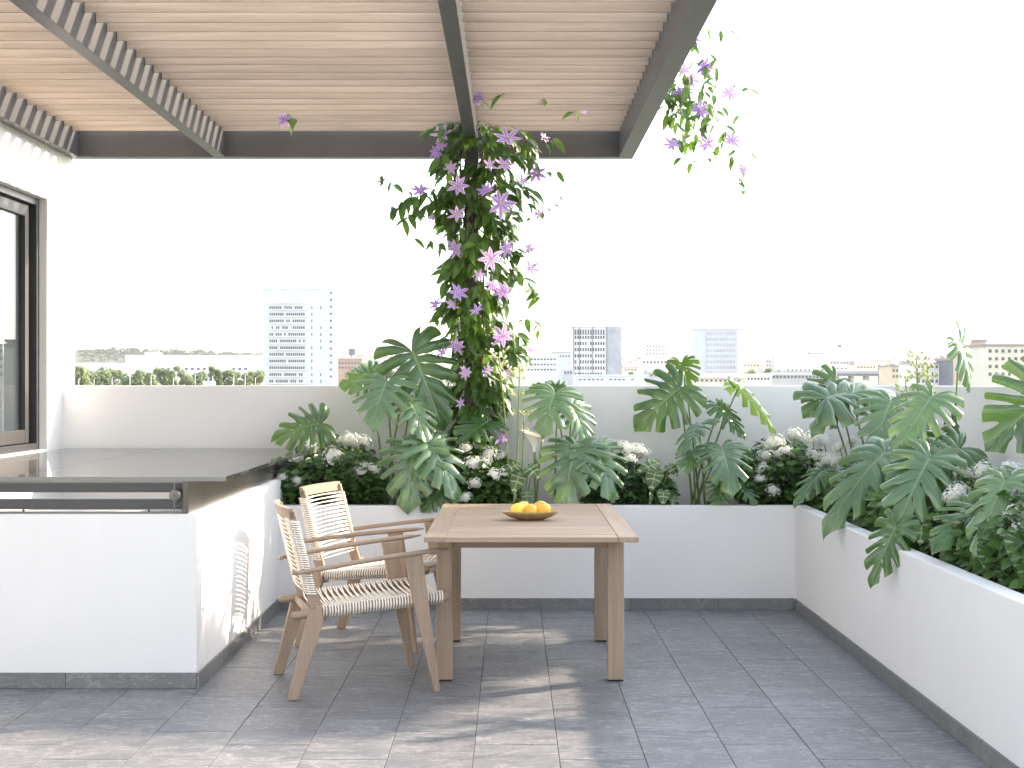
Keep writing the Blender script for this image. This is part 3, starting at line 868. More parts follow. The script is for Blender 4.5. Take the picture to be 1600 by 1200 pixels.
sprig([(800, 400), (830, 392), (850, 375)], 9.85, every=.04)
sprig([(790, 430), (815, 432), (836, 452), (840, 470)], 9.82, L=(.09, .12), every=.03)
sprig([(790, 505), (815, 500), (838, 505), (842, 525)], 9.85, every=.04)
sprig([(700, 480), (685, 495), (672, 505)], 9.85, every=.03)
sprig([(800, 545), (820, 548), (828, 565)], 9.85, every=.05)
# the sprays above the slats and out over the right beam
TOPZ = 3.46
spr = [[(-.25, 10.0, 3.3), (-.15, 9.6, TOPZ), (.3, 9.4, TOPZ + .02), (.80, 9.35, TOPZ + .03), (1.0, 9.3, TOPZ)]]
stems.tube([Vector(p) - O for p in spr[0]], .004, 5, False)
fl_right = [(1083, 62, 9.2), (1101, 104, 9.2), (1080, 125, 9.2), (1068, 110, 9.3), (1065, 147, 9.15), (1140, 146, 9.1), (1094, 172, 9.15), (1050, 226, 9.1), (1105, 224, 9.1), (1144, 219, 9.1), (1160, 266, 9.1), (1074, 140, 9.25)]
for pts in ([(1012, 140), (1045, 120), (1070, 90), (1090, 60), (1112, 48), (1150, 50)], [(1030, 130), (1070, 125), (1100, 105), (1118, 92), (1145, 88)], [(1030, 135), (1060, 140), (1085, 150), (1115, 135), (1140, 130), (1192, 147)],
            [(1040, 140), (1070, 160), (1090, 180), (1110, 196), (1120, 200), (1135, 208), (1150, 228), (1172, 240)], [(1090, 180), (1120, 165), (1140, 170)], [(1095, 185), (1105, 205), (1090, 222), (1068, 228), (1052, 224)],
            [(1135, 208), (1125, 225), (1110, 245), (1085, 252), (1080, 258)], [(1150, 228), (1140, 250), (1165, 262), (1155, 280), (1165, 305)], [(1045, 150), (1046, 185), (1044, 196)], [(1035, 140), (1050, 165), (1062, 150), (1075, 128)]):
    sprig(pts, 9.15 if pts[0][0] > 1035 else [9.35] + [9.15] * (len(pts) - 1), L=(.045, .085), every=.038, rad=.0026)
for k in range(110):
    x_, y_ = cr.gauss(1075, 27), cr.gauss(148, 38)
    if x_ < 1030: continue
    leaf_at(P(x_, y_, cr.uniform(9.05, 9.3)), Vector((cr.uniform(-1, 1), -.4, 0)), cr.uniform(.06, .10))
sprig([(720, 112), (715, 122), (722, 132)], [9.0, 8.98, 8.98], every=.05)
sprig([(760, 105), (775, 118), (795, 125), (785, 150), (770, 155), (748, 160)], [8.9] * 6, every=.055)
sprig([(905, 168), (896, 176), (886, 176)], [9.42] * 3, every=.05)
sprig([(846, 152), (850, 156)], [9.2] * 2)
sprig([(450, 178), (455, 185), (462, 190), (450, 205)], [9.53] * 4, every=.03)
# individual leaves: those that show largest; the rest is one mass
order = sorted(range(len(mats_leaf)), key=lambda i: (mats_leaf[i][0].y, ))
front = set(order[:300])
for i in order[:300]:
    o = obj('leaf', CLM, clem); o.matrix_basis = mats_leaf[i][1]
bake(CL, [mats_leaf[i][1] for i in order[300:]], 'foliage', 'clematis_leaf', clem)
for k in range(7):        # woody stems winding up the post
    path = []; ph = k * .9
    for i in range(26):
        t = i / 25; z = .58 + 2.6 * t; a = ph + t * (5 + k * .6) * (1 if k % 2 else -1)
        path.append(Vector((PX + .085 * math.cos(a), PY + .0 + .085 * math.sin(a), z)) - O)
    stems.tube(path, [.010 - .006 * i / 25 for i in range(26)], 5)
stems.build('stems', 'clematis_stem', clem, True)
FLW = [(691, 210, 36), (682, 238, 24), (792, 216, 44), (765, 258, 24), (788, 258, 32), (838, 270, 32), (816, 283, 26), (597, 283, 20), (657, 298, 30), (716, 290, 34), (782, 318, 46), (760, 298, 30), (714, 335, 30), (842, 335, 20), (674, 341, 14), (712, 388, 34), (767, 404, 40), (790, 388, 30), (826, 388, 22), (828, 420, 32), (748, 430, 22), (681, 476, 26), (716, 458, 32), (708, 476, 24), (769, 446, 22), (785, 454, 30), (745, 485, 24), (786, 525, 38), (714, 540, 28), (692, 551, 26), (728, 582, 24), (828, 548, 16), (782, 682, 26), (666, 622, 14), (762, 580, 20), (690, 228, 20), (850, 215, 20), (704, 262, 22), (796, 580, 16), (720, 630, 18)]
for i, (x_, y_, d_) in enumerate(FLW):
    z = EYE + (600 - y_) / F * 9.75; cxo, R = envelope(z); X = (x_ - 800) / F * 9.72
    off = min(1, abs(X - PX - cxo) / max(.01, R)); Yf = PY - .10 - R * .85 * math.sqrt(max(.0, 1 - off * off)) - .03
    if y_ > 660: Yf = 9.62
    p = P(x_, y_, Yf)
    nr = Vector(((X - PX - cxo) * 1.3 + cr.uniform(-.7, .7), -1, cr.uniform(-.45, .95)))
    add_flower(clem, p, nr, d_ / F * Yf * .56, 100 + i)
for i, (x_, y_, Yf) in enumerate(fl_right):
    add_flower(clem, P(x_, y_, Yf - .03), Vector((cr.uniform(-.4, .4), -1, cr.uniform(-.3, .6))), .070 * cr.uniform(.8, 1.15) * (.6 if y_ > 260 else 1), 200 + i)
for i, (x_, y_, Yf, s_) in enumerate([(757, 117, 8.9, .075), (745, 152, 8.95, .06), (444, 187, 9.5, .065), (912, 174, 9.4, .03)]):
    add_flower(clem, P(x_, y_, Yf), Vector((.2, -.7, -.6)), s_, 300 + i)

# ------------------------------------------------------------------ white flowering shrubs
def head_mesh(seed):
    r = random.Random(seed); m = MB()
    for i in range(72):
        t = (i + .5) / 72; ph = i * 2.39996; zz = 1 - 1.25 * t; q = math.sqrt(max(0, 1 - zz * zz))
        c = Vector((q * math.cos(ph), q * math.sin(ph), zz * .8)) * r.uniform(.66, 1.14)
        nr = (c + Vector((r.uniform(-.3, .3), r.uniform(-.3, .3), .15))).normalized(); x = nr.orthogonal().normalized(); x = Matrix.Rotation(r.uniform(0, 6), 3, nr) @ x; y = nr.cross(x)
        s = r.uniform(.13, .19)
        for k in range(5):
            a = k * 1.2566; b = len(m.v)
            dv = x * math.cos(a) + y * math.sin(a); sv = x * -math.sin(a) + y * math.cos(a)
            for f_, w_ in ((.12, .0), (.62, .42), (.62, -.42), (1.0, .0)):
                m.v.append(tuple(c + dv * s * f_ + sv * s * w_ + nr * (.05 * f_)))
            m.f.append((b, b + 1, b + 3, b + 2))
    for i in range(5):
        zz = -.45 + .3 * i
    core = [(.02, -.30), (.45, -.22), (.62, .05), (.55, .32), (.32, .50), (.03, .55)]
    m.lathe(core, 12)
    return m.mesh('flower_head', 'floret', False)
HD = [head_mesh(i) for i in range(4)]
SL = simple_leaf('leaf', 'shrub_leaf', .33, .05, .15)
def shrub(label, cx, cy, box, nleaf, heads, seed, group='white flowering shrubs in the planter'):
    """box: x0,x1,y0,y1,z0,z1 extents of the leafy mass"""
    r = random.Random(seed); x0, x1, y0, y1, z0, z1 = box
    base = Vector(((x0 + x1) / 2, (y0 + y1) / 2, .6)); root = thing('flowering_shrub', label, 'shrub', base, 0, group)
    ms = []
    for i in range(nleaf):
        a, b, c = r.uniform(-1, 1), r.uniform(-1, 1), r.random()
        top = 1 - .35 * a * a - .2 * b * b + .25 * noise.noise(Vector((a * 2.5 + seed, b * 2.5, 0)))
        zz = z0 + (z1 - z0) * c ** .7 * top
        p = Vector((base.x + a * (x1 - x0) / 2, base.y + b * (y1 - y0) / 2, zz))
        out = Vector((a + r.uniform(-.7, .7), b - .35 + r.uniform(-.7, .7), r.uniform(-.5, .3)))
        nr = Vector((a * .6 + r.uniform(-.5, .5), b * .6 - .5 + r.uniform(-.5, .5), r.uniform(.3, 1.1)))
        ms.append(leaf_matrix(p - base, out, nr, r.uniform(.045, .075)))
    bake(SL, ms, 'foliage', 'shrub_leaf', root)
    st_ = MB()
    for i in range(16):
        b = Vector((r.uniform(x0, x1), r.uniform(y0, y1), r.uniform(z0, z1) * .96)) - base; a = Vector((r.uniform(-.08, .08), r.uniform(-.06, .06), -.03))
        st_.tube([a, a.lerp(b, .5) + Vector((0, 0, .05)), b], [.006, .004, .002], 5, False)
    for k, (px_, py_, Y_, d_) in enumerate(heads):
        p = P(px_, py_, Y_); o = obj('flower_head', HD[r.randrange(4)], root)
        o.location = p - base; o.rotation_euler = (r.uniform(.2, .9), r.uniform(-.4, .4), r.uniform(0, 6)); q = d_ / F * Y_ * .58; o.scale = (q, q, q)
        a = Vector((p.x + r.uniform(-.1, .1), base.y, .62)) - base; st_.tube([a, a.lerp(p - base, .6) + Vector((0, .03, .02)), p - base], [.005, .004, .003], 5, False)
    st_.build('stems', 'shrub_stem', root, True)
    return root
shrub('white flowering shrub at the left end of the rear planter, beside the counter', 0, 0, (-1.54, -.90, 9.56, 10.1, .62, 1.10), 1500,
      [(520, 714, 9.62, 30), (484, 700, 9.70, 26), (546, 690, 9.78, 30), (566, 735, 9.62, 24), (583, 736, 9.62, 24), (460, 716, 9.64, 22), (441, 747, 9.58, 16), (464, 752, 9.55, 16), (530, 688, 9.9, 22), (512, 692, 9.95, 20), (570, 692, 9.85, 26)], 11)
shrub('white flowering shrub between the left monstera and the calla lilies, behind the table', 0, 0, (-.38, .02, 9.56, 10.05, .62, 1.02), 900,
      [(739, 725, 9.6, 26), (757, 724, 9.6, 22), (771, 742, 9.56, 20), (786, 740, 9.6, 20), (742, 756, 9.52, 20), (728, 778, 9.5, 18), (764, 710, 9.75, 26), (782, 714, 9.8, 22), (727, 700, 9.7, 18), (748, 700, 9.85, 22)], 12)
shrub('white flowering shrub right of the second monstera, just behind the table corner', 0, 0, (.52, 1.08, 9.56, 10.08, .62, .98), 1000,
      [(955, 694, 9.85, 18), (978, 702, 9.75, 24), (996, 706, 9.75, 26), (985, 718, 9.66, 20), (1010, 710, 9.8, 18), (988, 704, 9.85, 22), (958, 776, 9.52, 16), (968, 697, 9.9, 18)], 13)
shrub('white flowering shrub left of the planter corner with the densest white heads', 0, 0, (1.58, 2.18, 9.56, 10.1, .62, 1.10), 1500,
      [(1210, 694, 9.72, 30), (1240, 683, 9.86, 28), (1229, 706, 9.66, 22), (1196, 714, 9.66, 24), (1272, 686, 9.80, 30), (1270, 712, 9.66, 24), (1293, 720, 9.60, 24), (1284, 735, 9.56, 20), (1207, 767, 9.52, 20), (1188, 750, 9.56, 18), (1192, 733, 9.6, 20), (1264, 771, 9.50, 18), (1288, 692, 9.85, 24), (1215, 712, 9.7, 22), (1306, 722, 9.5, 22)], 14)
shrub('white flowering shrub in the right planter under the tall monstera', 0, 0, (2.02, 2.56, 6.9, 8.2, .62, 1.02), 1900,
      [(1508, 744, 7.2, 34), (1524, 722, 7.5, 34), (1490, 778, 6.9, 30), (1500, 768, 7.0, 28), (1536, 736, 7.1, 30), (1476, 858, 6.85, 20), (1512, 726, 7.6, 26), (1465, 778, 7.2, 20), (1468, 690, 8.2, 20), (1440, 745, 7.9, 18), (1404, 762, 7.9, 20)], 15)
shrub('white flowering shrub at the right picture edge below the huge leaf', 0, 0, (2.02, 2.56, 5.6, 6.75, .62, 1.05), 1700,
      [(1580, 738, 6.6, 34), (1594, 748, 6.4, 30), (1588, 805, 6.0, 32), (1575, 812, 6.1, 26), (1598, 828, 5.9, 26), (1560, 742, 6.7, 22)], 16)
shrub('leafy green shrub with few white heads in the shade of the dense monstera', 0, 0, (2.02, 2.56, 8.3, 9.4, .62, 1.0), 1500,
      [(1390, 860, 7.95, 0.1), (1330, 690, 9.4, 20), (1312, 700, 9.45, 22)], 17)

# ------------------------------------------------------------------ caladiums
def heart_leaf():
    m = MB(); r = random.Random(5); T = [0, .25, .5, .75, .92, 1.0]; K = 5
    out = [(0, .0, -.02), (.12, .12, -.20), (.3, .34, -.14), (.5, .42, .16), (.75, .28, .62), (1.0, .0, 1.0)]
    rt = [(0, .0), (.3, .02), (.5, .18), (.75, .5), (1.0, .97)]
    for sg in (-1, 1):
        bnd = [0, .2, .38, .55, .75, 1.0]
        for i in range(5):
            base = len(m.v)
            for t in T:
                for k in range(K + 1):
                    u = k / K; s = bnd[i] + (bnd[i + 1] - bnd[i]) * u
                    ox, oy = catmull(out, s); (ry,) = catmull(rt, s)
                    x = ox * t; y = ry + (oy - ry) * t; z = -.2 * max(0, y) ** 2 - .3 * x * x + .12 * x - .03 * t * (2 * u - 1) ** 2
                    m.v.append((sg * x, y, z)); m.uv.append((u, t))
            for a in range(len(T) - 1):
                for k in range(K):
                    q0 = base + a * (K + 1) + k; q = (q0, q0 + 1, q0 + K + 2, q0 + K + 1); m.f.append(q if sg < 0 else q[::-1])
    return m.mesh('leaf', 'caladium', True)
HL = heart_leaf()
def caladium(label, px, Yb, leaves, seed):
    r = random.Random(seed); base = P(px, 0, Yb); base.z = .60
    root = thing('caladium_plant', label, 'plant', base, 0, 'caladiums with veined heart leaves')
    for (bx_, by_, tx_, ty_, Y, nrm, ws) in leaves:
        B = P(bx_, by_, Y); T = P(tx_, ty_, Y - .05); L = (T - B).length * 1.0
        o = obj('leaf', HL, root); M3 = basis(T - B, nrm)
        o.matrix_basis = Matrix.Translation(B - base) @ M3.to_4x4() @ Matrix.Diagonal((L * ws, L, L, 1))
        petiole('leaf_stalk', 'stalk', root, base + Vector((r.uniform(-.04, .04), r.uniform(-.04, .04), -.02)), B, .004, .0025, .2)
    return root
caladium('caladium with cream veined heart leaves behind the fruit dish', 812, 9.66, [
    (812, 742, 800, 770, 9.54, (-.2, -.8, .5), 1.0), (826, 731, 846, 746, 9.56, (.2, -.7, .6), 1.2), (808, 727, 780, 734, 9.60, (-.1, -.6, .8), 1.0),
    (823, 768, 824, 786, 9.52, (0, -.9, .3), 1.1), (806, 772, 804, 786, 9.52, (.8, -.5, .3), .6), (835, 722, 850, 716, 9.66, (0, -.5, .8), 1.0)], 1)
caladium('caladium with cream veined heart leaves left of the upright monstera', 1032, 9.66, [
    (1024, 738, 1016, 766, 9.54, (-.15, -.85, .5), 1.1), (1046, 728, 1060, 742, 9.56, (.2, -.7, .6), 1.2), (1022, 726, 994, 734, 9.60, (-.1, -.6, .8), .9),
    (1037, 768, 1036, 788, 9.52, (0, -.9, .3), 1.1), (1018, 772, 1017, 788, 9.52, (.7, -.6, .3), .6), (1052, 776, 1052, 790, 9.55, (.2, -.8, .4), 1.0), (1030, 722, 1012, 716, 9.70, (-.2, -.5, .8), .9)], 2)
caladium('caladium with green veined leaves near the rim of the right planter, left one', 1443, 7.2, [
    (1440, 822, 1438, 850, 6.95, (-.15, -.9, .4), 1.05), (1458, 842, 1460, 868, 6.85, (.3, -.8, .4), .8), (1420, 845, 1418, 862, 7.1, (.9, -.4, .3), .5), (1450, 806, 1470, 815, 7.1, (.2, -.6, .7), 1.0)], 3)
caladium('caladium with spotted heart leaves near the rim of the right planter, middle one', 1545, 6.3, [
    (1543, 857, 1542, 890, 6.05, (-.1, -.92, .35), 1.08), (1567, 885, 1565, 910, 5.98, (.1, -.9, .35), .95), (1518, 868, 1516, 900, 6.15, (.9, -.4, .2), .45), (1550, 838, 1530, 846, 6.2, (-.2, -.6, .7), 1.0)], 4)
caladium('caladium with large spotted heart leaf at the right picture edge', 1592, 5.95, [
    (1590, 842, 1592, 892, 5.80, (-.05, -.93, .33), .95), (1600, 880, 1605, 915, 5.7, (.1, -.9, .3), .9), (1575, 835, 1562, 850, 5.95, (-.3, -.6, .7), 1.0)], 5)

# ------------------------------------------------------------------ calla lilies, agapanthus-like stalks
def calla(label, px, heads, seed):
    base = P(px, 0, 9.68); base.z = .60
    root = thing('calla_lily', label, 'flower', base)
    for (x_, y_, h, tilt) in heads:
        p = P(x_, y_, 9.62); m = MB(); seg = 14; b = 0
        for i in range(9):
            t = i / 8; rr_ = .010 + .045 * t ** 2.2; z = h * t
            for k in range(seg):
                a = 2 * math.pi * k / seg; lip = .05 * max(0, t - .55) * (1 + math.cos(a - tilt)) * 1.2
                m.v.append((p.x - base.x + rr_ * math.cos(a) + lip * .7 * math.cos(tilt), p.y - base.y + rr_ * math.sin(a) + lip * .7 * math.sin(tilt), p.z - base.z + z + lip * .9))
        for i in range(8):
            for k in range(seg):
                k2 = (k + 1) % seg; m.f.append((i * seg + k, i * seg + k2, (i + 1) * seg + k2, (i + 1) * seg + k))
        o = m.build('spathe', 'calla', root, True)
        MB().tube([p - base + Vector((0, 0, .02)), p - base + Vector((0, 0, h * .95))], [.006, .003], 6).build('spadix', 'lemon_skin', o, True)
        petiole('stalk', 'stalk', root, base + Vector((rnd.uniform(-.03, .03), 0, -.02)), p, .006, .008, .1)
    return root
calla('two cream white calla lilies in front of the rear wall right of the clematis', 842, [(835, 706, .10, 2.6), (847, 690, .09, .6)], 1)
def seed_stalks(label, px, Yb, stalks, seed):
    r = random.Random(seed); base = P(px, 0, Yb); base.z = .6
    root = thing('seed_stalk_plant', label, 'plant', base)
    for (bx_, tx_, ty_, whorls) in stalks:
        T = P(tx_, ty_, Yb - .03); a = P(bx_, 0, Yb); a.z = .58
        petiole('stalk', 'stalk', root, a, T, .0065, .004, .0)
        for (f, n_, rad_) in whorls:
            hd = MB()
            c = a.lerp(T, f) - base
            for k in range(n_):
                an = r.uniform(0, 6.28); L = rad_ * r.uniform(.6, 1.1)
                tip = c + Vector((math.cos(an) * L, math.sin(an) * L, L * r.uniform(.2, 1.2)))
                hd.tube([c, c.lerp(tip, .6) + Vector((0, 0, -.003)), tip], [.0018, .0018, .0018], 4, False)
                hd.tube([tip, tip + (tip - c) * .12, tip + (tip - c) * .35, tip + (tip - c) * .5], [.002, .0085, .0075, .001], 6)
            hd.build('seed_head', 'bud', root, True)
    return root
seed_stalks('tall green stalks with yellow green seed heads right of the clematis', 803, 9.66, [
    (800, 780, 560, [(.86, 9, .07), (.93, 9, .06), (1, 8, .05)]), (806, 812, 580, [(.82, 7, .04), (.95, 9, .05), (1, 8, .05)]), (814, 819, 650, [(1, 8, .035), (.85, 4, .03)])], 1)
seed_stalks('branching stalks with yellow green seed heads among the tall monstera leaves', 1440, 7.7, [
    (1440, 1432, 560, [(.9, 9, .04), (.96, 8, .04), (1, 7, .03)]), (1432, 1415, 598, [(.94, 8, .04), (1, 8, .04)]), (1450, 1450, 575, [(.84, 7, .05), (.93, 8, .05), (1, 7, .03)])], 2)

# ------------------------------------------------------------------ the city beyond
def building(name, label, x0, x1, ytop, Y, depth, mat, rows=(), glass='b_glass', roof=None, roofmat='b_roof', extra=None, cat='building', side=False, side_mat=None, group='city buildings beyond the terrace'):
    """x0,x1,ytop in photograph pixels at distance Y; rows: list of (y_px_top, y_px_bottom, [(xa,xb), ...])"""
    A = P(x0, ytop, Y); B = P(x1, ytop, Y); base = Vector(((A.x + B.x) / 2, Y + depth / 2, GZ))
    root = thing(name, label, cat, base, 0, group)
    w = (B.x - A.x) / 2
    MB().box(-w, w, -depth / 2, depth / 2, 0, A.z - GZ).build('wall', mat, root)
    for (ya, yb, spans) in rows:
        m = MB(); za, zb = P(0, yb, Y).z - GZ, P(0, ya, Y).z - GZ
        for (xa, xb) in spans:
            m.box((xa - 800) / F * Y - base.x, (xb - 800) / F * Y - base.x, -depth / 2 - .12, -depth / 2 + .1, za, zb)
        if m.v and Y > 450: tag(m.build('window_row', glass, root), kind='stuff')
        elif m.v:
            for k in range(0, len(m.v), 8):
                q = MB(); q.v = m.v[k:k + 8]; q.f = m.f[:6]; q.build('window', glass, root)
    if roof == 'flat':
        t = MB().box(-w - .3, w + .3, -depth / 2 - .3, depth / 2 + .3, A.z - GZ, A.z - GZ + .5).build('roof', roofmat, root)
    elif roof:
        h = roof; z = A.z - GZ
        MB().prism([(-w - .4, -depth / 2 - .4, z), (w + .4, -depth / 2 - .4, z), (w * .9, 0, z + h), (-w * .9, 0, z + h)], (0, .01, 0))
        m = MB(); m.v = [(-w - .4, -depth / 2 - .4, z), (w + .4, -depth / 2 - .4, z), (w + .4, depth / 2 + .4, z), (-w - .4, depth / 2 + .4, z), (-w * .92, 0, z + h), (w * .92, 0, z + h)]
        m.f = [(0, 1, 5, 4), (2, 3, 4, 5), (1, 2, 5), (3, 0, 4), (0, 3, 2, 1)]; m.build('roof', roofmat, root)
    if extra: extra(root, base, Y)
    return root
def spans(x0, x1, n, fill=.7, r=None, drop=0.0):
    s = (x1 - x0) / n; return [(x0 + i * s, x0 + (i + fill) * s) for i in range(n) if not (r and r.random() < drop)]
br = random.Random(5)
# tall white tower
rows = []
for k in range(13):
    y_ = 478.5 + k * 10.45
    rows.append((y_, y_ + 4.4, spans(421, 477, 17, .72, br, .12) + ([(486.5, 488)] if br.random() < .8 else []) + ([(500.5, 502)] if br.random() < .5 else [])))
def tower_extra(root, base, Y):
    for xa, xb in ((434, 441), (449, 455)):
        MB().box((xa - 800) / F * Y - base.x, (xb - 800) / F * Y - base.x, -3, 3, P(0, 452, Y).z - GZ, P(0, 443, Y).z - GZ).build('roof_unit', 'b_grey', root)
    m = MB()
    for k in range(13):
        y_ = 456 + k * 10.9
        m.box((515.5 - 800) / F * Y - base.x, (518.5 - 800) / F * Y - base.x, -9.15, -8.9, P(0, y_ + 3, Y).z - GZ, P(0, y_, Y).z - GZ)
    m.build('window_column', 'b_glass', root)
    m = MB()
    for k in range(14):
        z = P(0, 473 + k * 10.45, Y).z - GZ
        m.box((419 - 800) / F * Y - base.x, (479 - 800) / F * Y - base.x, -9.7, -9.0, z - .35, z + .15)
    m.build('balcony_band', 'b_white', root)
building('apartment_tower', 'tall white apartment tower with rows of dark windows left of centre', 409, 520, 452, 630, 18, 'tower_white', rows, roof='flat', roofmat='b_white', extra=tower_extra)
# the two mid towers
rows = []
for k in range(9):
    y_ = 515 + k * 9.6; rows.append((y_, y_ + (8.2 if k == 0 else 5.0), spans(898, 946, 12, .62, br, .04)))
def t2(root, base, Y):
    m = MB()
    for xx in (896, 905.5, 926, 947.5):
        m.box((xx - .5 - 800) / F * Y - base.x, (xx + .5 - 800) / F * Y - base.x, -8.5, -7.9, 0, P(0, 511, Y).z - GZ)
    m.build('facade_fin', 'b_dark', root)
    MB().box((950 - 800) / F * Y - base.x, (971 - 800) / F * Y - base.x, -8.6, -8.02, 0, P(0, 512.5, Y).z - GZ).build('curtain_wall', 'b_glass_pale', root)
building('office_tower', 'grid fronted office tower with pale blue glazed right side', 895, 971, 511.5, 560, 16, 'b_white', rows, roof='flat', roofmat='b_grey', extra=t2)
rows = []
for k in range(9):
    y_ = 519 + k * 8.8; rows.append((y_, y_ + 4.6, spans(1104, 1150, 9, .8, br, .02)))
def t3(root, base, Y):
    MB().box((1085 - 800) / F * Y - base.x, (1102 - 800) / F * Y - base.x, -8.6, -8.02, 0, P(0, 516, Y).z - GZ).build('curtain_wall', 'b_blue', root)
    MB().box((1152 - 800) / F * Y - base.x, (1160 - 800) / F * Y - base.x, -8.5, -8.02, 0, P(0, 516, Y).z - GZ).build('stair_panel', 'b_white', root)
building('office_tower', 'pale blue glass office tower right of centre', 1085, 1160, 514.5, 640, 16, 'b_blue', rows, 'b_glass_pale', roof='flat', roofmat='b_grey', extra=t3)
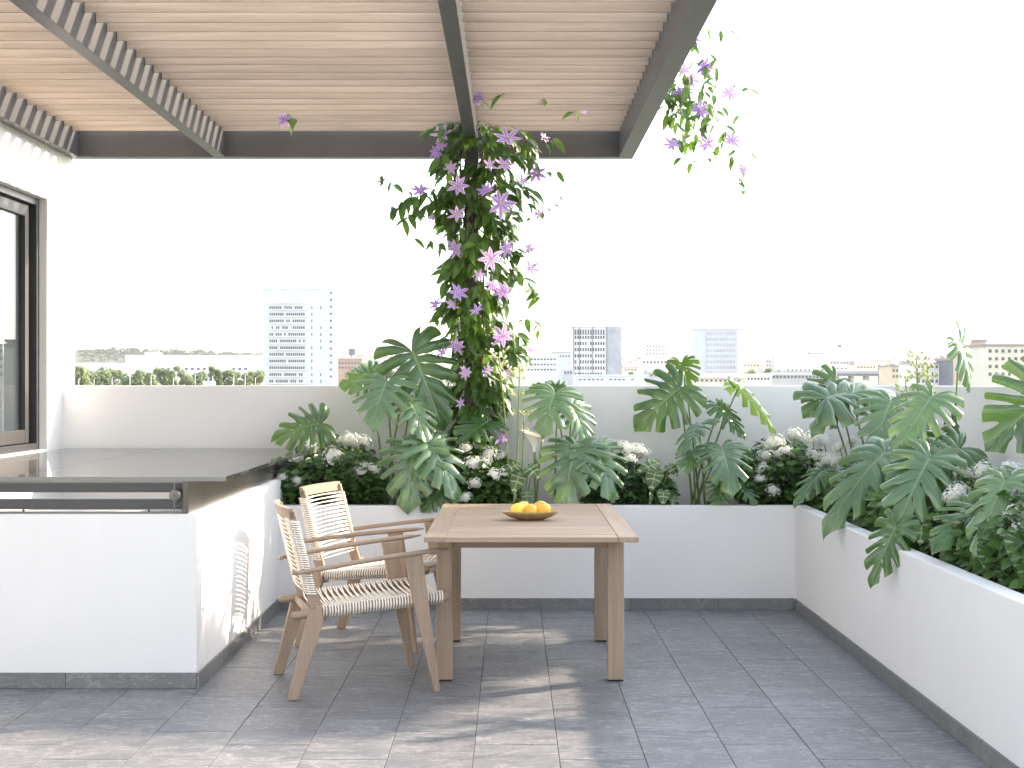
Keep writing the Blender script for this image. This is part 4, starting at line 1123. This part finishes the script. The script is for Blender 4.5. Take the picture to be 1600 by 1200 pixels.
# low buildings
low = [
    ('warehouse', 'long low white warehouse in front of the wooded hill at far left', 118, 200, 567, 800, 30, 'b_white', [], None),
    ('exhibition_hall', 'very long white flat roofed hall left of the tower', 196, 412, 556, 820, 40, 'b_white', [(575, 578, spans(215, 400, 20, .5, br, .3))], 'flat'),
    ('roof_house', 'small white penthouse block standing behind the long hall', 226, 241, 550, 900, 20, 'b_white', [], None),
    ('site_office', 'white low site office among the trees below the long hall', 288, 352, 588, 420, 12, 'b_white', [(591, 595, spans(292, 348, 8, .6, br, .1))], None),
    ('brick_block', 'reddish low block directly right of the white tower', 522, 566, 562, 700, 20, 'b_brick', [(566, 569, spans(524, 564, 8, .6)), (573, 576, spans(524, 564, 8, .6))], 'flat'),
    ('school_building', 'pale long building right of the clematis with several window bands', 822, 872, 556, 700, 20, 'b_white', [(560, 563, spans(824, 870, 9, .7)), (568, 571, spans(824, 870, 9, .7)), (576, 579, spans(824, 870, 9, .7))], 'flat'),
    ('grey_block', 'small bluish grey block left of the grid fronted tower', 864, 893, 551, 760, 18, 'b_blue', [(555, 558, spans(866, 892, 6, .6))], 'flat'),
    ('shed', 'low grey shed at the foot of the grid fronted tower', 880, 896, 577, 480, 10, 'b_grey', [(580, 584, spans(882, 895, 3, .6))], None),
    ('gabled_hall', 'white hall with brown hipped roof between the two office towers', 1002, 1062, 560, 600, 18, 'b_white', [(564, 568, spans(1005, 1060, 10, .5))], 1.6),
    ('hospital', 'white stepped building rising behind the hipped roof hall', 1008, 1046, 536, 900, 25, 'b_white', [(540, 542, spans(1010, 1044, 7, .6)), (546, 548, spans(1010, 1044, 7, .6)), (552, 554, spans(1010, 1044, 7, .6))], 'flat'),
    ('white_block', 'plain white block touching the glass office tower on its left', 1050, 1084, 536, 860, 22, 'b_white', [(533.0, 535.5, [(1057, 1060), (1063, 1066), (1069, 1072), (1075, 1078)])], None),
    ('low_roofs', 'low white flat roofed row in front of the two office towers', 900, 1010, 588, 380, 16, 'b_white', [(592, 594, spans(905, 1000, 14, .5, br, .2))], 'flat'),
    ('row_houses', 'low pale row with dark roofs at the foot of the glass office tower', 1084, 1165, 590, 360, 14, 'b_cream', [(593, 596, spans(1088, 1160, 10, .5))], 1.2),
    ('narrow_block', 'narrow grey block right of the tall mast', 1214, 1228, 553, 760, 16, 'b_grey', [(556, 559, spans(1215, 1227, 3, .6)), (564, 567, spans(1215, 1227, 3, .6))], None),
    ('power_station', 'large plain white hall with rooftop plant right of the mast', 1227, 1292, 553, 720, 30, 'b_white', [(577, 580, spans(1230, 1290, 9, .4))], None),
    ('depot', 'long low depot with a dark window band under the overpass', 1205, 1300, 585, 420, 14, 'b_concrete', [(587, 591, spans(1207, 1298, 16, .7))], 'flat'),
    ('terrace_row', 'low brownish building right of the overpass', 1392, 1434, 573, 430, 14, 'b_beige', [(577, 581, spans(1395, 1432, 7, .5)), (586, 590, spans(1395, 1432, 7, .5))], 'flat'),
    ('white_house', 'white gabled house with three rows of dark windows at right', 1430, 1494, 568, 330, 14, 'b_white', [(571, 575, spans(1434, 1490, 8, .42)), (582, 587, spans(1434, 1490, 8, .42)), (593, 598, spans(1434, 1490, 8, .42))], 1.0),
    ('glass_block', 'dark blue grey glazed block beside the white gabled house', 1488, 1527, 563, 320, 12, 'b_dark', [(567, 572, spans(1490, 1526, 7, .75)), (576, 581, spans(1490, 1526, 7, .75)), (585, 590, spans(1490, 1526, 7, .75)), (594, 598, spans(1490, 1526, 7, .75))], 'flat'),
    ('brick_gable', 'narrow beige block with brown upper storey behind the upright leaf', 1517, 1541, 534, 300, 12, 'b_beige', [(540, 544, spans(1519, 1540, 3, .5)), (552, 556, spans(1519, 1540, 3, .5))], 'flat'),
    ('beige_block', 'long beige stone building with small windows at the right edge', 1541, 1690, 541, 290, 16, 'b_cream', [(546, 551, spans(1545, 1685, 14, .4)), (558, 563, spans(1545, 1685, 14, .4)), (570, 575, spans(1545, 1685, 14, .4)), (582, 587, spans(1545, 1685, 14, .4))], 'flat'),
    ('distant_block', 'faint low white block left of the pale long building', 560, 600, 566, 1000, 25, 'b_white', [(570, 572, spans(562, 598, 9, .5))], None),
    ('pale_house', 'pale low house row behind the trees right of the glass tower', 1160, 1205, 566, 900, 20, 'b_cream', [(570, 572, spans(1163, 1203, 8, .5))], 2.0),
    ('white_slab', 'distant white slab block with three window bands left of the pale long building', 596, 650, 560, 1000, 25, 'b_white', [(563, 565, spans(600, 648, 10, .5)), (569, 571, spans(600, 648, 10, .5)), (575, 577, spans(600, 648, 10, .5))], None),
    ('grey_shed_row', 'low grey shed row in front of the hipped roof hall', 1012, 1084, 582, 460, 12, 'b_grey', [(585, 588, spans(1016, 1080, 9, .5))], 1.2),
    ('cream_house', 'small cream house with dark roof right of the grid fronted tower', 974, 1004, 574, 640, 12, 'b_cream', [(577, 579, spans(976, 1002, 5, .5))], 1.8),
    ('stepped_block', 'pale stepped block on the skyline between mast and large hall', 1196, 1216, 561, 880, 18, 'b_concrete', [(564, 566, spans(1198, 1214, 4, .5)), (570, 572, spans(1198, 1214, 4, .5))], None),
    ('office_row', 'pale grey office row right of the large hall', 1296, 1350, 563, 900, 20, 'b_concrete', [(566, 568, spans(1298, 1348, 10, .5)), (572, 574, spans(1298, 1348, 10, .5))], 'flat'),
    ('brown_roof_house', 'brown roofed house row above the right end of the overpass', 1338, 1372, 570, 620, 14, 'b_cream', [(573, 575, spans(1340, 1370, 6, .5))], 2.0),
    ('foot_shops', 'low white shop row at the foot of the depot', 1166, 1206, 587, 380, 10, 'b_white', [(590, 594, spans(1168, 1204, 7, .6))], 'flat'),
    ('white_cottage', 'white house on the wooded ridge left of the gabled house', 1404, 1424, 561, 800, 14, 'b_white', [(564, 566, spans(1406, 1422, 4, .5))], 1.8),
    ('low_white_row', 'long low white row behind the overpass', 1290, 1400, 571, 800, 20, 'b_white', [(575, 577, spans(1295, 1396, 16, .5))], 'flat'),
]
for nm, lab, x0, x1, yt, Y, dp, mt, rw, rf in low:
    building(nm, lab, x0, x1, yt, Y, dp, mt, rw, roof=rf, roofmat='b_white' if mt in ('b_white', 'b_concrete') and rf == 'flat' else 'b_roof')
# rooftop plant on the large hall belongs to it
ps = [o for o in COL.objects if o.name.startswith('power_station')][0]
MB().box(-9, -2, -4, 4, P(0, 553, 720).z - GZ, P(0, 548, 720).z - GZ).build('roof_unit', 'b_grey', ps)
MB().box(3, 12, -4, 4, P(0, 553, 720).z - GZ, P(0, 550.5, 720).z - GZ).build('roof_unit', 'b_dark', ps)
MB().tube([(5, 0, P(0, 553, 720).z - GZ), (5, 0, P(0, 538, 720).z - GZ)], .9, 8).build('chimney', 'b_grey', ps)
# overpass
ov = thing('overpass', 'long elevated road on pillars crossing the right side of the city', 'bridge', (P(1300, 0, 500).x, 500, GZ))
xa, xb = P(1200, 0, 500).x - ov.location.x, P(1412, 0, 500).x - ov.location.x; zt = P(0, 583, 500).z - GZ
MB().box(xa, xb, -5, 5, zt - 1.0, zt).build('deck', 'b_dark', ov)
MB().box(xa, xb, -5.2, -5.0, zt - .2, zt + .7).build('railing', 'road_concrete', ov)
for k in range(9):
    xx = xa + (xb - xa) * (k + .5) / 9; MB().box(xx - .6, xx + .6, -2, 2, 0, zt - 1.0).build('pillar', 'b_concrete', ov)
# masts, light poles
def mast(label, x, yt, Y, rad, head=None, cat='mast', name='radio_mast'):
    a = P(x, yt, Y); root = thing(name, label, cat, (a.x, Y, GZ))
    MB().tube([(0, 0, 0), (0, 0, (a.z - GZ) * .6), (0, 0, a.z - GZ)], [rad * 1.4, rad * 1.1, rad * .7], 8).build('pole', 'b_grey', root, True)
    if head == 'box': MB().box(-rad * 3, rad * 3, -rad * 3, rad * 3, a.z - GZ - rad * 4, a.z - GZ + rad * 2).build('head', 'b_dark', root)
    elif head == 'arm': MB().tube([(0, 0, a.z - GZ), (rad * 4, -.3, a.z - GZ + .1)], rad * .5, 6).build('arm', 'b_white', root)
    return root
mast('dark round headed mast behind the reddish block', 550, 548, 760, .6, 'box')
mast('slim dark chimney on the skyline left of the grid fronted tower', 852, 546, 760, .8)
mast('tall grey mast right of the glass office tower', 1191, 545, 560, .45)
mast('thin grey mast at the right end of the large hall', 1291, 549, 700, .4)
mast('faint pole with a small box head right of the large hall', 1312, 540, 800, .3, 'box')
ordw = ['first', 'second', 'third', 'fourth', 'fifth', 'sixth', 'seventh', 'eighth', 'ninth', 'tenth', 'eleventh']
for i, (x_, yt) in enumerate([(123, 592), (147, 591), (175, 590), (203, 588), (236, 587), (271, 590), (305, 585), (332, 588), (365, 588), (383, 586), (399, 590)]):
    mast('white street light pole before the trees, %s from the left' % ordw[i], x_, yt, 300, .11, 'arm', 'light pole', 'light_pole')
for o in COL.objects:
    if o.name.startswith('light_pole'): o['group'] = 'white light poles at the left'

# trees
TQ = MB(); TQ.v = [(-.5, -.35, 0), (.5, -.35, .1), (.5, .35, 0), (-.5, .35, .12)]; TQ.f = [(0, 1, 2, 3)]; TQ.uv = [(0, 0), (1, 0), (1, 1), (0, 1)]
def tree(label, x, yt, wpx, Y, mat, seed, name='tree', n=760, group='city trees'):
    r = random.Random(seed); top = P(x, yt, Y); w = wpx / F * Y / 2
    base = Vector((top.x, Y, GZ)); h = top.z - GZ; ch = min(h * .75, max(w * 1.6, 7)); root = thing(name, label, 'tree', base, 0, group)
    tr = MB().tube([(0, 0, 0), (.2, 0, h * .4), (0, 0, h * .85)], [w * .09 + .15, w * .07 + .1, .05], 7)
    for k in range(5):
        a = k * 1.3; tr.tube([(0, 0, h - ch * .8 + k * .3), (math.cos(a) * w * .6, math.sin(a) * w * .6, h - ch * .45 + k * .3)], [w * .05, .04], 5)
    tr.build('trunk', 'shrub_stem', root, True)
    lobes = [(Vector((r.uniform(-.6, .6) * w, r.uniform(-.6, .6) * w, h - ch * r.uniform(.22, .8))), r.uniform(.3, .55) * w) for _ in range(9)]
    ms = []
    for i in range(n):
        c, R = lobes[i % 9]; d = Vector((r.gauss(0, 1), r.gauss(0, 1), r.gauss(0, 1))).normalized() * R * r.uniform(.65, 1.1)
        p = c + Vector((d.x, d.y, d.z * .9)); p.z = min(p.z, h)
        ms.append(leaf_matrix(p, (r.uniform(-1, 1), r.uniform(-1, 1), r.uniform(-.6, .6)), d + Vector((r.uniform(-.5, .5), r.uniform(-.5, .5), r.uniform(0, 1))) * R * .6 + Vector((0, 0, .01)), r.uniform(.10, .2) * w + .25))
    bake(TQ, ms, 'crown', mat, root)
    return root
tl = [(124, 570, 30, 'left most'), (150, 573, 32, ''), (176, 574, 30, ''), (205, 574, 34, ''), (232, 572, 30, ''), (255, 570, 26, ''), (272, 566, 16, ''), (290, 567, 18, ''), (306, 578, 26, ''), (338, 565, 18, ''), (352, 574, 20, ''), (368, 575, 16, ''), (385, 572, 18, ''), (400, 573, 22, '')]
for i, (x_, yt, w_, _) in enumerate(tl):
    nth = ['first', 'second', 'third', 'fourth', 'fifth', 'sixth', 'seventh', 'eighth', 'ninth', 'tenth', 'eleventh', 'twelfth', 'thirteenth', 'fourteenth'][i]
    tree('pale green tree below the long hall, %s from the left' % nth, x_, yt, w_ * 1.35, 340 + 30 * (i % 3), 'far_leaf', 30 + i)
for i, (x_, yt, w_, Y_, lab) in enumerate([
        (578, 566, 40, 420, 'bushy green tree behind the leftmost monstera leaves'), (560, 572, 26, 440, 'smaller green tree just right of the reddish block'), (604, 570, 30, 410, 'green tree hidden behind the highest monstera leaf'),
        (866, 588, 30, 380, 'low green tree left of the grid fronted tower'), (884, 592, 22, 370, 'small low tree at the foot of the grid fronted tower'),
        (984, 577, 24, 520, 'rounded tree right of the grid fronted tower'), (1004, 579, 24, 520, 'rounded tree left of the white hipped roof hall'), (1022, 580, 20, 520, 'small tree in front of the white hipped roof hall'),
        (1172, 573, 26, 560, 'yellow green tree right of the glass office tower'), (1200, 572, 24, 560, 'yellow green tree beside the tall mast'), (1216, 575, 20, 560, 'small tree below the narrow grey block'),
        (1372, 567, 26, 640, 'dark round tree above the overpass, left of the pair'), (1390, 566, 22, 640, 'dark round tree above the overpass, right of the pair')]):
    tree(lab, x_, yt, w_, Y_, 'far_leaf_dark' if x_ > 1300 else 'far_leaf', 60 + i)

# unseen tree added beyond the right edge, its crown shaped to dapple the table
def added_shade_tree():
    r = random.Random(77); base = Vector((5.7, 11.2, GZ)); root = thing('added_shade_tree', 'tall unseen tree added beyond the right edge of the terrace to shade the table', 'tree', base)
    tr = MB().tube([(0, 0, 0), (.2, .1, 9), (-.1, 0, 17), (0, 0, 22.2)], [.34, .26, .15, .03], 9)
    ms = []
    for k in range(44):
        d = Vector((r.gauss(0, 1), r.gauss(0, 1), r.gauss(0, 1))).normalized() * r.uniform(.35, .95)
        d = Vector((d.x, d.y, max(-1, min(1, d.z * 1.35)))); tip = Vector((d.x * .95, -.22 + d.y * .9, (22.35 + d.z * .50) if k % 5 else (20.9 + d.z * .8))); a0 = Vector((0, 0, tip.z - .7))
        tr.tube([a0, a0.lerp(tip, .5) + Vector((0, 0, .08)), tip], [.04, .025, .010], 5, False)
        for i in range(58):
            p = tip + Vector((r.gauss(0, .14), r.gauss(0, .14), r.gauss(0, .11)))
            ms.append(leaf_matrix(p, (r.uniform(-1, 1), r.uniform(-1, 1), r.uniform(-.8, .2)), (r.uniform(-.6, .6), r.uniform(-.6, .6), 1), r.uniform(.12, .19)))
    tr.build('trunk', 'shrub_stem', root, True); bake(SL, ms, 'crown', 'shrub_leaf', root)
added_shade_tree()

# wooded hills
def hill(x0, x1, prof, Y, dep, name):
    m = MB(); N = 60
    for i in range(N + 1):
        t = i / N; x_ = x0 + (x1 - x0) * t; q = t * (len(prof) - 1); k = min(int(q), len(prof) - 2); yt = prof[k] + (prof[k + 1] - prof[k]) * (q - k)
        p = P(x_, yt, Y); m.v += [(p.x, Y - dep, GZ), (p.x, Y, p.z - 4), (p.x, Y + dep, GZ)]
        if i: a = 3 * (i - 1); m.f += [(a, a + 3, a + 4, a + 1), (a + 1, a + 4, a + 5, a + 2)]
    return tag(m.build(name, 'hill', None, True), kind='structure')
def wood_on(x0, x1, prof, Y, n, seed, hmin=5, hmax=11):
    r = random.Random(seed); ms = []
    for i in range(n):
        t = r.random(); x_ = x0 + (x1 - x0) * t; q = t * (len(prof) - 1); k = min(int(q), len(prof) - 2); yt = prof[k] + (prof[k + 1] - prof[k]) * (q - k)
        p = P(x_, yt, Y); down = r.random() ** 1.5; c = Vector((p.x, Y - 260 * down, p.z - (p.z - GZ) * .55 * down - 3)); h = r.uniform(hmin, hmax)
        for k2 in range(9):
            d = Vector((r.gauss(0, 1), r.gauss(0, 1), r.gauss(0, 1) + .3)).normalized()
            ms.append(leaf_matrix(c + Vector((d.x * h * .5, d.y * h * .5, d.z * h * .5)), (r.uniform(-1, 1), r.uniform(-1, 1), r.uniform(-.5, .5)), d + Vector((0, 0, .4)), h * .55))
    return ms
prL = [546, 549, 547, 544, 546, 548, 547, 549, 550, 551, 552, 553]
hill(-400, 640, [548] * 6 + prL + [555], 2200, 600, 'hill')
fw = wood_on(90, 430, prL, 2200, 900, 3) 
prR = [566, 562, 558, 556, 555, 557, 558]
hill(1380, 2000, [568] + prR + [556, 556], 1600, 500, 'hill')
fw2 = wood_on(1400, 1540, prR, 1600, 260, 4, 4, 8)
hill(500, 1450, [556, 557, 558, 559, 560, 560, 561, 560, 560, 561, 562], 3200, 700, 'hill')
fw3 = wood_on(520, 1420, [557, 558, 559, 560, 560, 561, 560, 560, 561, 562], 3200, 900, 9, 8, 15)
w3 = bake(TQ, fw3, 'hillside_wood', 'far_leaf_dark', None); tag(w3, 'faint wooded ridge far behind the middle of the city', 'forest', kind='stuff')
w1 = bake(TQ, fw, 'hillside_wood', 'far_leaf_dark', None); tag(w1, 'grey green wooded ridge along the skyline at far left', 'forest', kind='stuff')
w2 = bake(TQ, fw2, 'hillside_wood', 'far_leaf_dark', None); tag(w2, 'wooded ridge above the white gabled house at right', 'forest', kind='stuff')

# ------------------------------------------------------------------ haze over the city
def haze(dens):
    t = NT('haze'); t.n.remove(t.b)
    pv = t.node('ShaderNodeVolumePrincipled'); pv.inputs['Color'].default_value = (1.0, .985, .96, 1); pv.inputs['Density'].default_value = dens
    pv.inputs['Anisotropy'].default_value = .3
    t.l.new(pv.outputs[0], t.out.inputs['Volume']); t.done('haze')
    b = MB().box(-9300, 9300, -2300, 14300, GZ - 2, 95).build('haze', 'haze')
    tag(b, kind='stuff', label='pale white summer haze over the distant city', cat='haze')
HAZE = 0.00010
if HAZE: haze(HAZE)
